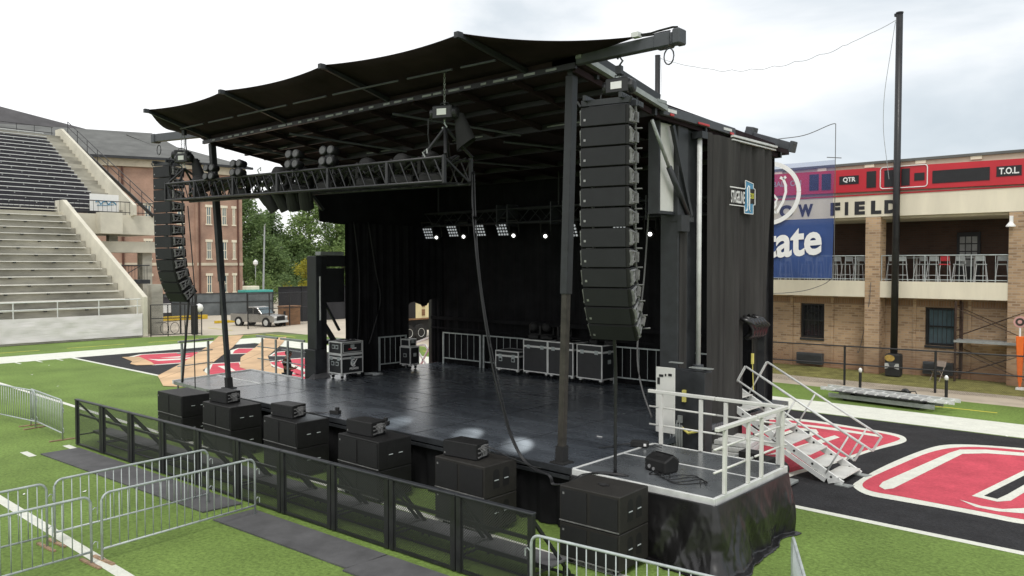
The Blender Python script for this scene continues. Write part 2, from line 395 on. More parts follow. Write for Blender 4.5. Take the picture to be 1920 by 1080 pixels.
# the cloud deck is thinner (whiter) towards the west, greyer to the north-east
sx = n.new('ShaderNodeVectorMath'); sx.operation = 'DOT_PRODUCT'; l.new(tc.outputs['Generated'], sx.inputs[0]); sx.inputs[1].default_value = (.25, .95, .15)
ad = n.new('ShaderNodeMath'); ad.operation = 'MULTIPLY_ADD'; mxx = n.new('ShaderNodeMath'); mxx.operation = 'MAXIMUM'; mxx.inputs[1].default_value = 0; l.new(sx.outputs['Value'], mxx.inputs[0]); l.new(mxx.outputs[0], ad.inputs[0]); ad.inputs[1].default_value = -.46; l.new(ns.outputs['Fac'], ad.inputs[2])
rp = n.new('ShaderNodeValToRGB'); e = rp.color_ramp.elements
e[0].position = .0; e[0].color = (.47, .535, .585, 1); e[1].position = .30; e[1].color = (1.0, 1.0, 1.0, 1)
x_ = rp.color_ramp.elements.new(.13); x_.color = (.64, .69, .73, 1)
l.new(ad.outputs[0], rp.inputs['Fac'])
cl = n.new('ShaderNodeBackground'); l.new(rp.outputs[0], cl.inputs['Color']); cl.inputs['Strength'].default_value = .93
mx = n.new('ShaderNodeMixShader'); mx.inputs[0].default_value = .93
l.new(bg.outputs[0], mx.inputs[1]); l.new(cl.outputs[0], mx.inputs[2]); l.new(mx.outputs[0], out.inputs['Surface'])
sd = bpy.data.lights.new('sun', 'SUN'); sd.energy = 1.1; sd.angle = R(14); sd.color = (1, .97, .92)
so = bpy.data.objects.new('sun', sd); COL.objects.link(so)
sv = Vector((math.sin(SUN_AZ)*math.cos(SUN_EL), math.cos(SUN_AZ)*math.cos(SUN_EL), math.sin(SUN_EL)))
so.rotation_euler = sv.to_track_quat('Z', 'Y').to_euler()
S.view_settings.view_transform = 'Standard'; S.view_settings.look = 'None'
S.view_settings.exposure = .42; S.view_settings.gamma = 1
S.render.engine = 'CYCLES'
S.cycles.use_denoising = True
S.cycles.max_bounces = 8; S.cycles.transparent_max_bounces = 16

# ---------------------------------------------------------------- ground
struct('ground', M().poly([(-700,-500,-.03),(500,-500,-.03),(500,700,-.03),(-700,700,-.03)]), 'ground')
struct('pavement', M().poly([(-300,11.9,-.008),(-41.5,11.9,-.008),(-41.5,20.2,-.008),(-14,20.2,-.008),(-14,120,-.008),(-300,120,-.008)]), 'concrete_lot')
struct('turf', M().poly([(-44.2,-70,0),(60,-70,0),(60,20.25,0),(-38,20.25,0),(-43.6,14.2,0),(-44.2,11.9,0)]), 'turf')
struct('walkway', M().poly([(-14,20.25,-.004),(60,20.25,-.004),(60,23.1,-.004),(-14,22.7,-.004)]), 'walk')
struct('lawn_strip', M().grid(lambda u, v: (-14+74*u, 22.7+.4*u+(4.9)*v, -.002+.03*math.sin(PI*v)), 30, 4), 'dry_grass')
Z1, Z2, Z3, Z4 = .004, .008, .012, .016
def flat(pts, z): return [(p[0], p[1], z) for p in pts]
struct('end_zone', M().poly(flat([(-35.3,4.55),(60,4.55),(60,14.65),(-35.3,14.65)], Z1)), 'paint_black')
m = M()
m.poly(flat([(-38.4,14.75),(60,14.75),(60,16.9),(-38.4,16.9)], Z1))           # end line band
m.poly(flat([(-38.4,-60),(-35.3,-60),(-35.3,14.75),(-38.4,14.75)], Z1))        # sideline band
m.poly(flat([(-35.3,4.36),(60,4.36),(60,4.55),(-35.3,4.55)], Z1))              # goal line
m.poly(flat([(-35.3,-.88),(60,-.88),(60,-.72),(-35.3,-.72)], Z1))              # yard lines
m.poly(flat([(-35.3,-5.98),(60,-5.98),(60,-5.78),(-35.3,-5.78)], Z1))
for k in range(-8, 5):                                                          # hash marks
    if k*.93 < 4.2: m.poly(flat([(-35.3,k*.93-.05),(-34.5,k*.93-.05),(-34.5,k*.93+.05),(-35.3,k*.93+.05)], Z1))
for k in (-4.0, -3.0):
    m.poly(flat([(-14.2,k-.25),(-13.5,k-.25),(-13.5,k-.08),(-14.2,k-.08)], Z1))
struct('white_field_lines', m, 'paint_white')
m = M()
for a in range(-6, 8): m.poly(flat([(a*8.-.4,18.5),(a*8.+3.2,18.5),(a*8.+3.2,18.62),(a*8.-.4,18.62)], Z1))
for a in range(-4, 5): m.poly(flat([(-40.6,a*4.6-3.2),(-40.45,a*4.6-3.2),(-40.45,a*4.6),(-40.6,a*4.6)], Z1))
struct('yellow_field_dashes', m, 'paint_yellow')
L2 = [(2.7,6.7),(2.63,7.32),(2.64,8.7),(2.76,10.35),(2.95,11.76),(3.22,12.49),(3.87,12.99),(4.8,13.3),(5.52,13.4),(6.36,13.1),(6.59,10.86),(6.5,6.6),(5.94,6.2),(5.32,6.21),(4.49,6.23),(3.71,6.2),(3.13,6.23)]
L2r = [(2.84,6.87),(2.76,7.56),(2.87,9.11),(3.07,11.07),(3.42,12.18),(4.0,12.75),(4.79,13.0),(5.52,13.1),(6.18,12.8),(6.42,10.7),(6.35,6.75),(5.89,6.5),(5.27,6.51),(4.42,6.53),(3.72,6.55),(3.14,6.55)]
L1 = [(-3.2,6.2),(-2.9,10.86),(-2.4,12.2),(-1.67,13.1),(-.7,13.35),(.49,13.2),(1.44,13.07),(1.93,12.85),(2.2,12.36),(2.23,11.78),(1.96,10.47),(1.71,8.54),(1.43,6.97),(1.2,5.9),(.19,5.75)]
L1r = [(-2.9,6.5),(-2.6,10.77),(-2.1,12.0),(-1.53,12.75),(-.54,13.0),(.6,12.9),(1.37,12.8),(1.9,12.55),(2.05,12.14),(1.86,10.79),(1.58,8.71),(1.26,7.08),(1.07,6.15),(.18,6.05)]
A_ = [(-33.34,6.64),(-34.01,7.44),(-33.64,8.66),(-32.89,10.19),(-32.6,10.9),(-30.94,9.09),(-29.33,7.95),(-29.22,7.24),(-29.43,6.02),(-30.26,6.05),(-30.82,6.35),(-32.68,6.36)]
B_ = [(-32.28,11.74),(-33.08,12.43),(-32.45,13.0),(-30.53,11.64),(-30.99,10.9)]
C_ = [(-27.54,7.96),(-27.15,9.09),(-25.35,8.18),(-24.63,8.12),(-24.0,7.32),(-23.72,6.5),(-24.3,5.98),(-26.05,7.08)]
D_ = [(-26.03,10.1),(-26.41,11.4),(-26.16,12.76),(-22.8,10.46),(-21.4,9.9),(-21.2,8.6),(-23.38,9.2),(-25.23,9.77)]
E_ = [(-29.66,12.74),(-29.83,13.59),(-27.94,12.38),(-28.6,11.78)]
F_ = [(-21.66,8.5),(-21.4,8.55),(-19.0,8.2),(-18.2,5.5),(-20.21,6.0),(-21.2,7.4)]
G_ = [(-17.4,6.0),(-18.0,9.5),(-17.4,12.8),(-11,12.8),(-10.4,9.4),(-11,6.0)]
H_ = [(-9.6,6.0),(-10,9.5),(-9.4,12.8),(-4.2,12.8),(-3.7,9.4),(-4.2,6.0)]
def grow(pts, d):
    cx = sum(p[0] for p in pts)/len(pts); cy = sum(p[1] for p in pts)/len(pts)
    return [(p[0]+d*(p[0]-cx)/max(.3, math.hypot(p[0]-cx, p[1]-cy)), p[1]+d*(p[1]-cy)/max(.3, math.hypot(p[0]-cx, p[1]-cy))) for p in pts]
m = M()
def rnd_(pts, n=4):
    out = []; N_ = len(pts)
    for i in range(N_):
        a, b, c, d = (Vector((*pts[(i+k) % N_], 0)) for k in (-1, 0, 1, 2))
        for k in range(n):
            t = k/n; q = .5*((2*b)+(c-a)*t+(2*a-5*b+4*c-d)*t*t+(3*b-a-3*c+d)*t**3); out.append((q.x, q.y))
    return out
for p in (L1, L2): m.poly(flat(rnd_(p), Z2))
for p in (A_, B_, C_, D_, E_, F_, G_, H_): m.poly(flat(grow(p, .28), Z2))
struct('white_letter_outlines', m, 'paint_white')
m = M()
for p in (L1r, L2r): m.poly(flat(rnd_(p), Z3))
for p in (A_, B_, C_, D_, E_, F_, G_, H_): m.poly(flat(p, Z3))
struct('red_painted_letters', m, 'paint_red')
m = M()
for p in ([(3.13,7.03),(3.08,7.43),(3.47,11.43),(3.58,12.0),(4.08,12.45),(4.91,12.7),(5.6,12.72),(5.6,12.3),(4.95,12.3),(4.19,12.0),(3.75,11.53),(3.41,7.06),(3.3,6.85)],
          [(4.79,7.55),(5.21,10.67),(5.74,11.2),(6.08,10.2),(6.08,8.76),(5.55,8.54),(5.46,7.7),(5.27,7.44)],
          [(4.67,7.09),(5.1,6.9),(5.45,6.95),(5.75,7.3),(6.17,8.1),(6.25,7.48),(5.81,6.91),(5.4,6.72),(5.03,6.75)],
          [(-1.3,12.3),(-1.14,12.52),(.11,12.6),(1.4,12.5),(1.66,12.2),(.25,12.25)],
          [(-.75,9.2),(-.65,11.9),(-.15,12.05),(.1,11.6),(.12,9.0)],
          [(.1,8.1),(.22,8.92),(.54,11.6),(.75,11.4),(.5,8.73)],
          [(-31.9,6.77),(-31.27,7.05),(-30.86,7.98),(-31.02,9.02),(-30.29,7.81),(-30.65,6.77)],
          [(-31.95,7.39),(-31.79,8.33),(-31.77,8.96),(-31.28,8.08)],
          [(-26.6,7.7),(-26.4,8.1),(-24.4,7.4),(-24.5,7.1)], [(-25.6,10.4),(-25.7,10.8),(-21.9,9.6),(-21.9,9.3)]):
    m.poly(flat(p, Z4))
struct('white_letter_highlights', m, 'paint_white')
m = M()
for p in ([(4.98,7.72),(5.3,10.12),(5.77,10.73),(5.98,9.19),(5.44,9.25),(5.32,8.19),(5.23,7.65)], [(-.55,9.6),(-.48,11.5),(-.2,11.7),(-.05,11.3),(-.05,9.4)]):
    m.poly(flat(p, .020))
struct('black_letter_counters', m, 'paint_black')
ply_spots = [('tan plywood path sheets crossing the painted letters from the gate to the left wing', [(-25.42,4.35),(-28.84,7.06),(-35.44,11.8),(-40.97,15.43),(-40.76,17.12),(-33.84,12.48),(-28.4,8.51),(-25.67,6.5),(-22.6,5.4),(-21.0,3.9),(-22.4,3.2)]),
    ('tan plywood path sheets running behind the person in black', [(-25.39,8.15),(-28.99,10.24),(-32.86,13.36),(-37.44,16.69),(-37.3,18.22),(-33.73,15.67),(-28.35,11.4),(-24.28,9.14),(-22.78,9.08),(-21.14,7.97),(-22.45,7.62),(-24.13,7.88)]),
    ('lone tan plywood sheet over the corner of the leftmost red letter', [(-30.49,5.32),(-31.4,5.8),(-33.6,6.2),(-33.2,6.9),(-30.42,6.3),(-29.24,5.94),(-29.69,5.28)])]
for lb, p in ply_spots:
    tag(M().prism(flat(p, .021), (0,0,.005)).build('plywood_path', 'ply'), lb, 'plywood', 'plywood sheets on the field')

m = M(); q = random.Random(21)
for k in range(34):
    x, y = (q.uniform(-12, 5), q.uniform(-7.5, -3.2)) if k % 3 == 0 else ((q.uniform(2, 12), q.uniform(-2, 19)) if k % 3 == 1 else (q.uniform(-34, -15), q.uniform(-4, 4)))
    a = q.random()*3; d = Vector((math.cos(a), math.sin(a), 0))*(.03+.05*q.random()); e_ = Vector((-d.y, d.x, 0))*.6; p = Vector((x, y, .022))
    m.add([p-d, p+e_, p+d+Z*.015, p-e_], [(0,1,2,3)])
tag(m.build('litter', 'letter_white'), 'tiny white paper scraps scattered over the turf', 'litter', kind='stuff')
# ---------------------------------------------------------------- mobile stage
DZ = 1.15
st = T('mobile_stage', 'black mobile concert stage with raised roof canopy, thin front legs and grey trailer end', 'stage', (-6.5, 5, 0))
M().box(-13.2, .3, DZ-.12, 0, 9.7, DZ).build('deck', 'deck', st)
m = M()
for i in range(1, 5): m.box(-13.2, .3+1.9*i-.006, DZ+.001, 0, .3+1.9*i+.006, DZ+.003)
for i in range(1, 6): m.box(-13.2+2.2*i-.005, .3, DZ+.001, -13.2+2.2*i+.005, 9.4, DZ+.0032)
m.build('deck_seam', 'recess', st)
m = M(); m.box(-13.2, .26, DZ-.10, 0, .298, DZ+.004).box(-13.2, .24, DZ-.2, 0, .29, DZ-.14); m.build('deck_edge', 'dark_steel', st)
m = M()
for x in (-12.4, -9.4, -6.4, -3.4, -.6):
    for y in (1, 5, 9): m.tube((x,y,0), (x,y,DZ-.12), .06)
each(m, 'deck_support', 'dark_steel', st)
# legs (telescoping)
def leg(p, q, brown):
    mid = vl(p, q, .44)
    g = M(); g.bar(mid, q, .165, .165, (0,1,0)); g.bar(vl(p, q, .985), vl(p, q, 1.02), .12, .12, (0,1,0)); o = g.build('leg', 'dark_steel', st, bevel=.01)
    M().bar(p, vl(p, q, .45), .125, .125, (0,1,0)).build('inner_leg', brown, o, bevel=.008)
    M().bar(p, vl(p, q, .045), .17, .17, (0,1,0)).box(p[0]-.16, p[1]-.16, DZ+.002, p[0]+.16, p[1]+.16, DZ+.03).build('foot_plate', 'rubber', o)
K['leg_brown'] = mat('leg_brown', (.045, .04, .033), .5, .2, var=.3, scale=6)
leg((-.41,.49,DZ), (-.28,.6,8.2), 'leg_brown'); leg((-13.17,.93,DZ), (-13.48,.65,8.3), 'dark_steel')
# roof
def rz(y): return 8.36-(y-.5)*.155 if y < 3.2 else 7.94-(y-3.2)*.04
m = M()
for (y0, y1) in ((.42, 3.15), (3.15, 9.7)):
    m.prism([(-13.55,y0,rz(y0+.01)),(-.05,y0,rz(y0+.01)),(-.05,y1,rz(y1-.01)),(-13.55,y1,rz(y1-.01))], (0,0,.16))
m.build('roof_panel', 'tarp', st)
for y, h in ((.42, .10), (1.1, .07), (1.75, .10), (2.4, .07), (3.1, .14), (5.2, .14), (7.3, .14), (9.2, .14)):
    M().bar((-13.55,y,rz(y)-h/2-.005), (-.05,y,rz(y)-h/2-.005), .07, h).build('roof_beam', 'black_metal', st)
for k in range(10):
    x = -13.2+k*1.45
    for (y0, y1) in ((.5, 3.05), (3.2, 9.2)):
        M().bar((x,y0,rz(y0)-.08), (x,y1,rz(y1)-.08), .06, .11).build('roof_joist', 'tarp', st)
m = M()     # short pale strips on the roof beams
for k in range(30):
    a = -13+k*.42+random.random()*.15; m.box(a, .375, rz(.42)-.075, a+.12+.22*random.random(), .3845, rz(.42)-.035)
for k in range(9):
    a = -12.5+random.random()*11; y = random.choice([1.75, 3.1]); m.box(a, y-.04, rz(y)-.08, a+.5, y-.0355, rz(y)-.055)
each(m, 'beam_strip', 'alu_dull', st)
for p, q in (((-9.4,.6),(-7.6,3.0)), ((-5.3,.6),(-3.6,3.0)), ((-12.2,.6),(-11.2,3.0)), ((-8.2,3.3),(-6.2,7)), ((-4.4,3.3),(-2.8,6.8))):
    M().tube((*p, rz(p[1])-.2), (*q, rz(q[1])-.2), .03).build('roof_brace', 'grey_steel', st)
RX = [-13.15, -9.25, -5.2, -1.2]; TIP = [(-1.33, 8.90), (-1.27, 8.86), (-1.27, 8.80), (-1.3, 8.67)]
for x, (ty, tz) in zip(RX, TIP):
    M().bar((x,.5,8.38), (x,ty,tz+.02), .07, .09).box(x-.05, ty-.12, tz-.03, x+.05, ty, tz+.07).build('roof_rib', 'dark_steel', st)
def awn(i):
    x0, x1 = RX[i], RX[i+1]
    def f(u, v):
        s = 4*u*(1-u)
        ty = lerp(TIP[i][0], TIP[i+1][0], u)+.15*s; tz = lerp(TIP[i][1], TIP[i+1][1], u)-.045*s
        y = lerp(.45, ty, v); z = lerp(8.47, tz+.06, v)-.05*math.sin(PI*v)*s
        return (lerp(x0, x1, u), y, z)
    return f
g = M()
for i in range(3): g.grid(awn(i), 14, 6)
a0 = Vector((-1.2,-1.3,8.73)); a1 = Vector((-1.2,.45,8.47)); b0 = Vector((1.28,.35,8.56)); b1 = Vector((.35,.45,8.50))
def wingf(p0, p1, q0, q1, sg):
    def f(u, v):
        a = p0.lerp(q0, u)-Z*(sg*4*u*(1-u)); b = p1.lerp(q1, u); return tuple(a.lerp(b, v))
    return f
g.grid(wingf(a0, a1, b0, b1, .10), 14, 5)
c0 = Vector((-13.15,-1.33,8.96)); c1 = Vector((-13.15,.45,8.47)); d0 = Vector((-15.1,.55,8.98)); d1 = Vector((-14.2,.75,8.5))
g.grid(wingf(c0, c1, d0, d1, .30), 10, 5)
g.build('canopy_fabric', 'tarp', st, smooth=True, solid=.012)
for i in range(3):
    p = vl((RX[i],.5,8.38), (RX[i],*TIP[i]), .52); q = vl((RX[i+1],.5,8.38), (RX[i+1],*TIP[i+1]), .52)
    for a, b in ((.0, .33), (.40, .72), (.78, 1.)):
        M().tube(vl(p, q, a)-Z*.09, vl(p, q, b)-Z*.09, .022).build('spreader_rod', 'grey_steel', st)
# outrigger beams for the speaker hangs
o = M().bar((-.6,.5,8.44), (2.0,.5,8.44), .16, .20).build('outrigger_beam', 'grey_steel', st, bevel=.012)
M().box(1.55,.39,8.32,1.84,.61,8.56).box(1.90,.38,8.33,2.04,.62,8.58).box(1.84,.41,8.36,1.90,.59,8.54).build('beam_end_block', 'grey_steel', o, bevel=.02)
M().path([(1.88+.09*math.sin(t), .34, 8.26-.13+.13*math.cos(t)) for t in [i*PI/6 for i in range(13)]], .012).build('lifting_ring', 'dark_steel', o)
M().path([(1.25,.4,8.60),(1.38,.40,8.59),(1.5,.41,8.585),(1.62,.42,8.60),(1.75,.42,8.605),(1.9,.42,8.61),(1.98,.44,8.60)], .018).path([(1.3,.45,8.58),(1.5,.46,8.57),(1.66,.48,8.585),(1.82,.48,8.58)], .014).build('tie_strap', 'rubber', o)
M().box(1.18,.3,8.55,1.32,.42,8.63).build('canopy_clip', 'alu', o)
o = M().bar((-14.0,.9,8.72), (-17.6,.9,8.92), .18, .25).build('outrigger_beam', 'grey_steel', st, bevel=.012)
M().box(-17.75,.77,8.76,-17.55,1.03,9.05).build('beam_end_block', 'grey_steel', o, bevel=.02)
M().path([(-17.45+.14*math.sin(t), .9, 8.68-.16+.16*math.cos(t)) for t in [i*PI/6 for i in range(13)]], .014).build('lifting_ring', 'dark_steel', o)
M().path([(-15.6,.9,8.75),(-15.6,.9,8.5),(-15.55,.9,8.3)], .02).build('sling', 'dark_steel', o)
M().prism([(-13.25,.5,8.40),(-15.0,.75,8.80),(-14.4,1.5,8.35),(-13.45,2.3,8.05)], (0,0,.012)).build('corner_fabric', 'tarp', st)
# left gusset / valance
M().prism([(-13.42,2.85,7.9),(-13.42,4.23,6.87),(-13.42,4.28,6.18),(-13.42,5.1,6.12),(-13.42,9.66,6.1),(-13.42,9.66,7.9)], (.06,0,0)).build('side_gusset', 'curtain', st)
M().bar((-13.3,3.6,7.35), (-13.3,4.35,6.55), .10).build('gusset_brace', 'dark_steel', st)
# left support tower
o = M().box(-13.55,3.88,DZ-.9,-13.05,4.10,5.06).box(-13.6,3.8,DZ-.9,-13.0,4.25,DZ+.9).build('support_tower', 'dark_steel', st, bevel=.015)
M().box(-13.45,4.105,DZ,-13.12,4.33,5.05).build('tower_channel', 'black_metal', o)
M().box(-13.5,4.33,4.72,-13.1,5.05,5.08).box(-13.45,4.33,3.55,-13.15,5.05,4.66).build('tower_head', 'black_metal', o)
M().box(-13.5,4.33,2.2,-13.1,5.05,2.32).build('tower_shelf', 'black_metal', o)
M().bar((-13.3,4.3,2.9), (-13.3,5.0,1.9), .13).bar((-13.3,4.35,3.6),(-13.3,4.95,2.6), .07).build('tower_brace', 'dark_steel', o)
M().box(-13.4,4.1,5.085,-13.1,5.0,5.2).build('roller_grate', 'alu_dull', o)
M().tube((-13.035,4.02,3.0), (-13.035,4.02,4.4), .025).build('cylinder_rod', 'alu', o)
M().prism([(-13.0,3.5,DZ+.004),(-12.75,3.6,DZ+.004),(-12.75,4.2,DZ+.004),(-13.1,4.2,DZ+.18),(-13.1,3.8,DZ+.14)], (0,.02,.02)).build('base_cover', 'rubber_mat', o)
# trailer end (stage left)
o = M().box(-.62,4.22,.35,-.18,4.64,7.86).box(-.58,4.64,.35,-.24,5.12,7.84).build('corner_column', 'dark_steel', st, bevel=.015)
M().box(-.178,4.28,.35,-.168,4.58,5.6).build('column_face', 'drape', o)
M().tube((-.08,4.95,2.35), (-.08,4.95,7.62), .055, 12).build('lift_rod', 'alu', o, smooth=True)
M().tube((-.08,4.95,.3), (-.08,4.95,2.5), .095, 12).lathe([(.12,0),(.12,.12)], (-.08,4.95,2.45)).build('lift_sleeve', 'grey_steel', o, smooth=False)
M().box(-.2,4.83,7.55,.05,5.08,7.7).build('lift_bracket', 'dark_steel', o)
M().box(-.4,4.2,5.72,-.1,4.75,5.82).box(-.16,4.15,5.5,-.06,4.5,5.85).build('hinge_bracket', 'dark_steel', o)
M().box(-.5,3.62,5.92,-.3,4.30,7.78).build('white_side_panel', 'white_metal', st, bevel=.01)
M().box(-.52,3.56,5.86,-.26,3.62,7.8).box(-.52,3.62,5.86,-.26,4.3,5.92).build('panel_frame', 'dark_steel', st)
hc = M().tube((-.12,3.05,7.72), (-.15,3.8,6.8), .036, 10).build('hydraulic_cylinder', 'alu_dull', st, smooth=True)
M().tube((-.15,3.78,6.83), (-.17,4.68,5.78), .062, 10).build('cylinder_barrel', 'dark_steel', hc, smooth=True)
M().bar((-.16,3.92,7.72), (-.16,4.72,5.85), .085).build('hydraulic_arm', 'dark_steel', st)
o = M().prism([(-.3,3.35,7.86),(-.3,6.55,7.80),(-.3,6.55,7.98),(-.3,3.35,8.05)], (.28,0,0)).build('roof_fascia', 'grey_steel', st, bevel=.01)
each(M().box(-.02,3.5,7.93,-.012,3.85,8.0).box(-.02,5.95,7.87,-.012,6.35,7.93), 'reflector', 'alu', o)
each(M().box(-.018,3.58,7.86,.01,3.72,7.91).box(-.018,4.75,7.84,.01,5.25,7.89).box(-.018,6.25,7.80,.01,6.42,7.85), 'marker_light', 'red_plastic', o, bevel=.01)
M().prism([(-.28,6.58,7.78),(-.28,8.85,7.71),(-.28,8.85,7.87),(-.28,6.58,7.95)], (.2,0,0)).build('roof_side_rail', 'dark_steel', st)
M().box(-.02,6.3,7.74,.07,8.7,7.79).box(-.04,6.3,7.67,.05,8.66,7.70).build('drape_track', 'alu', st)
o = M().bar((-.9,8.9,8.22), (.42,8.9,7.74), .2, .2).build('outrigger_beam', 'grey_steel', st, bevel=.012)
each(M().obox((-.75,8.9,8.20), (.22,.3,.36), Matrix.Rotation(.22, 3, 'Y')).obox((.38,8.9,7.76), (.1,.26,.28), Matrix.Rotation(.22, 3, 'Y')), 'beam_end_block', 'grey_steel', o, bevel=.015)
M().box(-.2,3.0,8.06,.05,3.35,8.12).bar((.02,.4,8.48), (-.02,3.4,7.98), .12, .1).build('roof_side_rail', 'alu_dull', st)
M().bar((-.02,.35,8.62), (-.06,3.2,8.14), .09, .2).build('roof_edge_trim', 'dark_steel', st)
for x in (-.3, -13.3):
    M().box(x-.1-.3, 9.3, .35, x+.1-.3, 9.65, 7.7).build('rear_column', 'black_metal', st)
M().box(-13.6,9.55,DZ,-.4,9.6,7.75).build('rear_wall', 'curtain', st)
M().box(-13.2,8.95,2.78,-.6,9.05,2.9).box(-13.2,8.95,2.45,-.6,9.03,2.5).build('wall_rail', 'curtain', st)
# electrical cabinet and open white door at the trailer end
cb = T('electrical_cabinet', 'black electrical cabinet with its white door open beside the right wing railing', 'cabinet', (.1, 3.6, 0))
M().box(-.28,3.95,.25,.62,4.29,2.55).build('cabinet_body', 'dark_steel', cb, bevel=.01)
d = M().box(-.22,3.42,1.3,.22,3.46,2.66).build('cabinet_door', 'white_metal', cb, bevel=.006)
M().box(-.14,3.408,2.46,-.04,3.417,2.51).box(.0,3.408,2.48,.03,3.417,2.53).box(.08,3.408,2.49,.16,3.417,2.54).box(-.18,3.408,2.30,-.12,3.417,2.44).build('warning_print', 'led_off', d)
each(M().box(.12,3.9,1.9,.2,3.945,2.15).box(-.12,3.5,1.7,-.05,3.52,2.0).box(-.1,3.5,2.15,-.05,3.52,2.35), 'yellow_tag', 'tag', cb)
m = M(); m.box(-.1,3.9,.9,.1,3.945,1.4).box(.02,3.9,1.45,.12,3.945,1.6)
for k in range(5): m.path([(-.1+.06*k,3.88,1.6-.05*k),(-.12+.07*k,3.84,1.2),(-.05+.05*k,3.86,.7)], .012)
m.build('breaker_panel', 'alu_dull', cb)
M().path([(.12,3.9,1.35),(.3,3.86,1.27),(.5,3.9,1.33)], .03).build('cable_guard', 'tag', cb)
M().box(-.2,3.9,2.7,.1,4.0,2.72).box(.25,3.95,2.62,.75,4.1,2.64).build('latch_arm', 'alu_dull', cb)

# ---------------------------------------------------------------- curtains
def curtain(x0, y0, x1, y1, z0, z1, amp, waves, seed, top=None, nv=10, nu=None):
    rnd = random.Random(seed); ph = [rnd.random()*6 for _ in range(4)]
    d = Vector((x1-x0, y1-y0, 0)); L = d.length; nn = Vector((-d.y, d.x, 0))/L
    def f(u, v):
        z = lerp(z0(u) if callable(z0) else z0, z1(u) if callable(z1) else z1, v)
        k = 1-.45*v
        a = amp*k*(math.sin(u*waves*2*PI+ph[0]+.8*math.sin(5*u+ph[1]))+.5*math.sin(u*waves*4.6*PI+ph[2]+v*.9)+.3*math.sin(u*waves*9+v*2+ph[3]))
        p = Vector((x0, y0, 0))+d*u+nn*a
        return (p.x, p.y, z)
    return M().grid(f, nu or int(waves*10), nv)
tag(curtain(-13.15,9.4,-.5,9.4,DZ+.01,7.7,.05,22,1).build('backdrop_curtain', 'curtain', smooth=True), 'wide black backdrop curtain across the back of the stage', 'curtain')
tag(curtain(-13.04,5.0,-13.04,7.68,DZ-.25,6.15,.08,8,2).build('wing_curtain', 'curtain', smooth=True), 'black side curtain on the far left of the stage beside the bright gap', 'curtain')
tag(curtain(-13.2,7.85,-13.2,9.3,lambda u: 3.3+.12*math.sin(u*9)+.15*u,6.15,.05,4,3).build('short_curtain', 'curtain', smooth=True), 'short black curtain hanging over the bright gap at the left rear', 'curtain')
tag(curtain(-13.35,9.12,-12.95,9.3,DZ+.02,6.1,.03,2,9).build('corner_curtain', 'curtain', smooth=True), 'narrow black curtain strip at the left rear corner beside the gap', 'curtain')
tag(curtain(-13.15,.36,-.05,.36,.02,DZ-.1,.04,26,4,nv=4).build('stage_skirt', 'curtain', smooth=True), 'black cloth skirt hanging below the front edge of the stage', 'skirt')
dr = T('side_drape', 'charcoal exterior drape with a blue cross logo covering the trailer end', 'drape', (-.1, 7, 0))
def dx(y): return .02+.04*math.sin(y*4.1)+.032*math.sin(y*9.7+1+.8*math.sin(y*2.3))+.018*math.sin(y*19)
def drf(ya, yb, za, zb, k=0.):
    def f(u, v):
        y = lerp(ya, yb, u); z = lerp(za(u) if callable(za) else za, zb, v)
        y2 = y-(k*(u**3)*max(0, (6.5-z))/5.)
        return (dx(y)*(1.2-.5*v)-.03, y2, z)
    return f
g = M(); g.grid(drf(5.15, 7.02, .7, 7.72), 40, 14); g.grid(drf(7.02, 8.62, lambda u: 3.35+.25*math.sin(u*7), 7.66, .75), 40, 12)
g.build('drape_cloth', 'drape', dr, smooth=True)
M().grid(lambda u, v: (-.12+.03*math.sin(u*14), lerp(7.82, 8.02, u)-.15*(1-v)*u, lerp(.6, 3.5, v)), 10, 6).build('drape_edge', 'drape', dr, smooth=True)
m = M()
for k in range(5):
    y = 7.05+.16*k; m.path([(.0,y-.2,3.5+.05*math.sin(k*2)),(.16,y-.05,3.42),(.2,y+.1,3.3),(.12,y+.15,3.12),(.02,y+.05,3.0)], [.04,.09,.12,.09,.05], 8)
m.build('gathered_cloth', 'vinyl', dr, smooth=True)
M().box(-.55,6.9,.4,-.5,8.0,3.6).build('slot_shade', 'recess', dr)  # near-black sheet stands in for the shade inside the drape slot
m = M(); m.path([(.02,7.45,3.3),(.03,7.44,2.9),(.02,7.46,2.62)], .02, 6)
tag(m.build('hanging_strap', 'leg_brown'), 'short rusty strap hanging in the dark slot of the side drape', 'strap')
tag(M().box(.01,7.41,2.36,.05,7.49,2.62).path([(.03,7.45,2.36),(.03,7.47,2.1),(.04,7.5,1.7)], .012, 5).build('pull_handle', 'tag'), 'small yellow pull handle hanging in the dark slot of the side drape', 'handle')
lx = .075
lg = M(); lg.text('STAGELINE', (lx,6.16,6.22), Y, Z, .70, .29, .02); lg.box(lx-.002,6.10,6.565,lx+.002,6.86,6.59).box(lx-.002,6.08,6.155,lx+.002,6.84,6.175)
lg.path([(lx+.006,7.04,6.66),(lx+.006,6.98,6.6),(lx+.006,6.98,6.38),(lx+.006,7.0,6.2),(lx+.006,6.97,6.08),(lx+.006,6.90,6.06)], .018, 5).path([(lx+.006,7.08,6.66),(lx+.006,7.1,6.4),(lx+.006,7.09,6.1),(lx+.006,7.14,6.06)], .018, 5)
for a in (((6.88,6.78),(7.3,6.73)), ((7.3,6.73),(7.3,6.62)), ((7.3,6.62),(7.4,6.6)), ((7.4,6.6),(7.4,6.23)), ((7.4,6.23),(7.3,6.22)), ((7.3,6.22),(7.3,6.0)), ((7.3,6.0),(6.84,6.0)), ((6.84,6.0),(6.84,6.16)), ((6.88,6.78),(6.88,6.58))):
    lg.bar((lx+.003,*a[0]), (lx+.003,*a[1]), .016)
lg.build('logo_lettering', 'letter_white', dr)
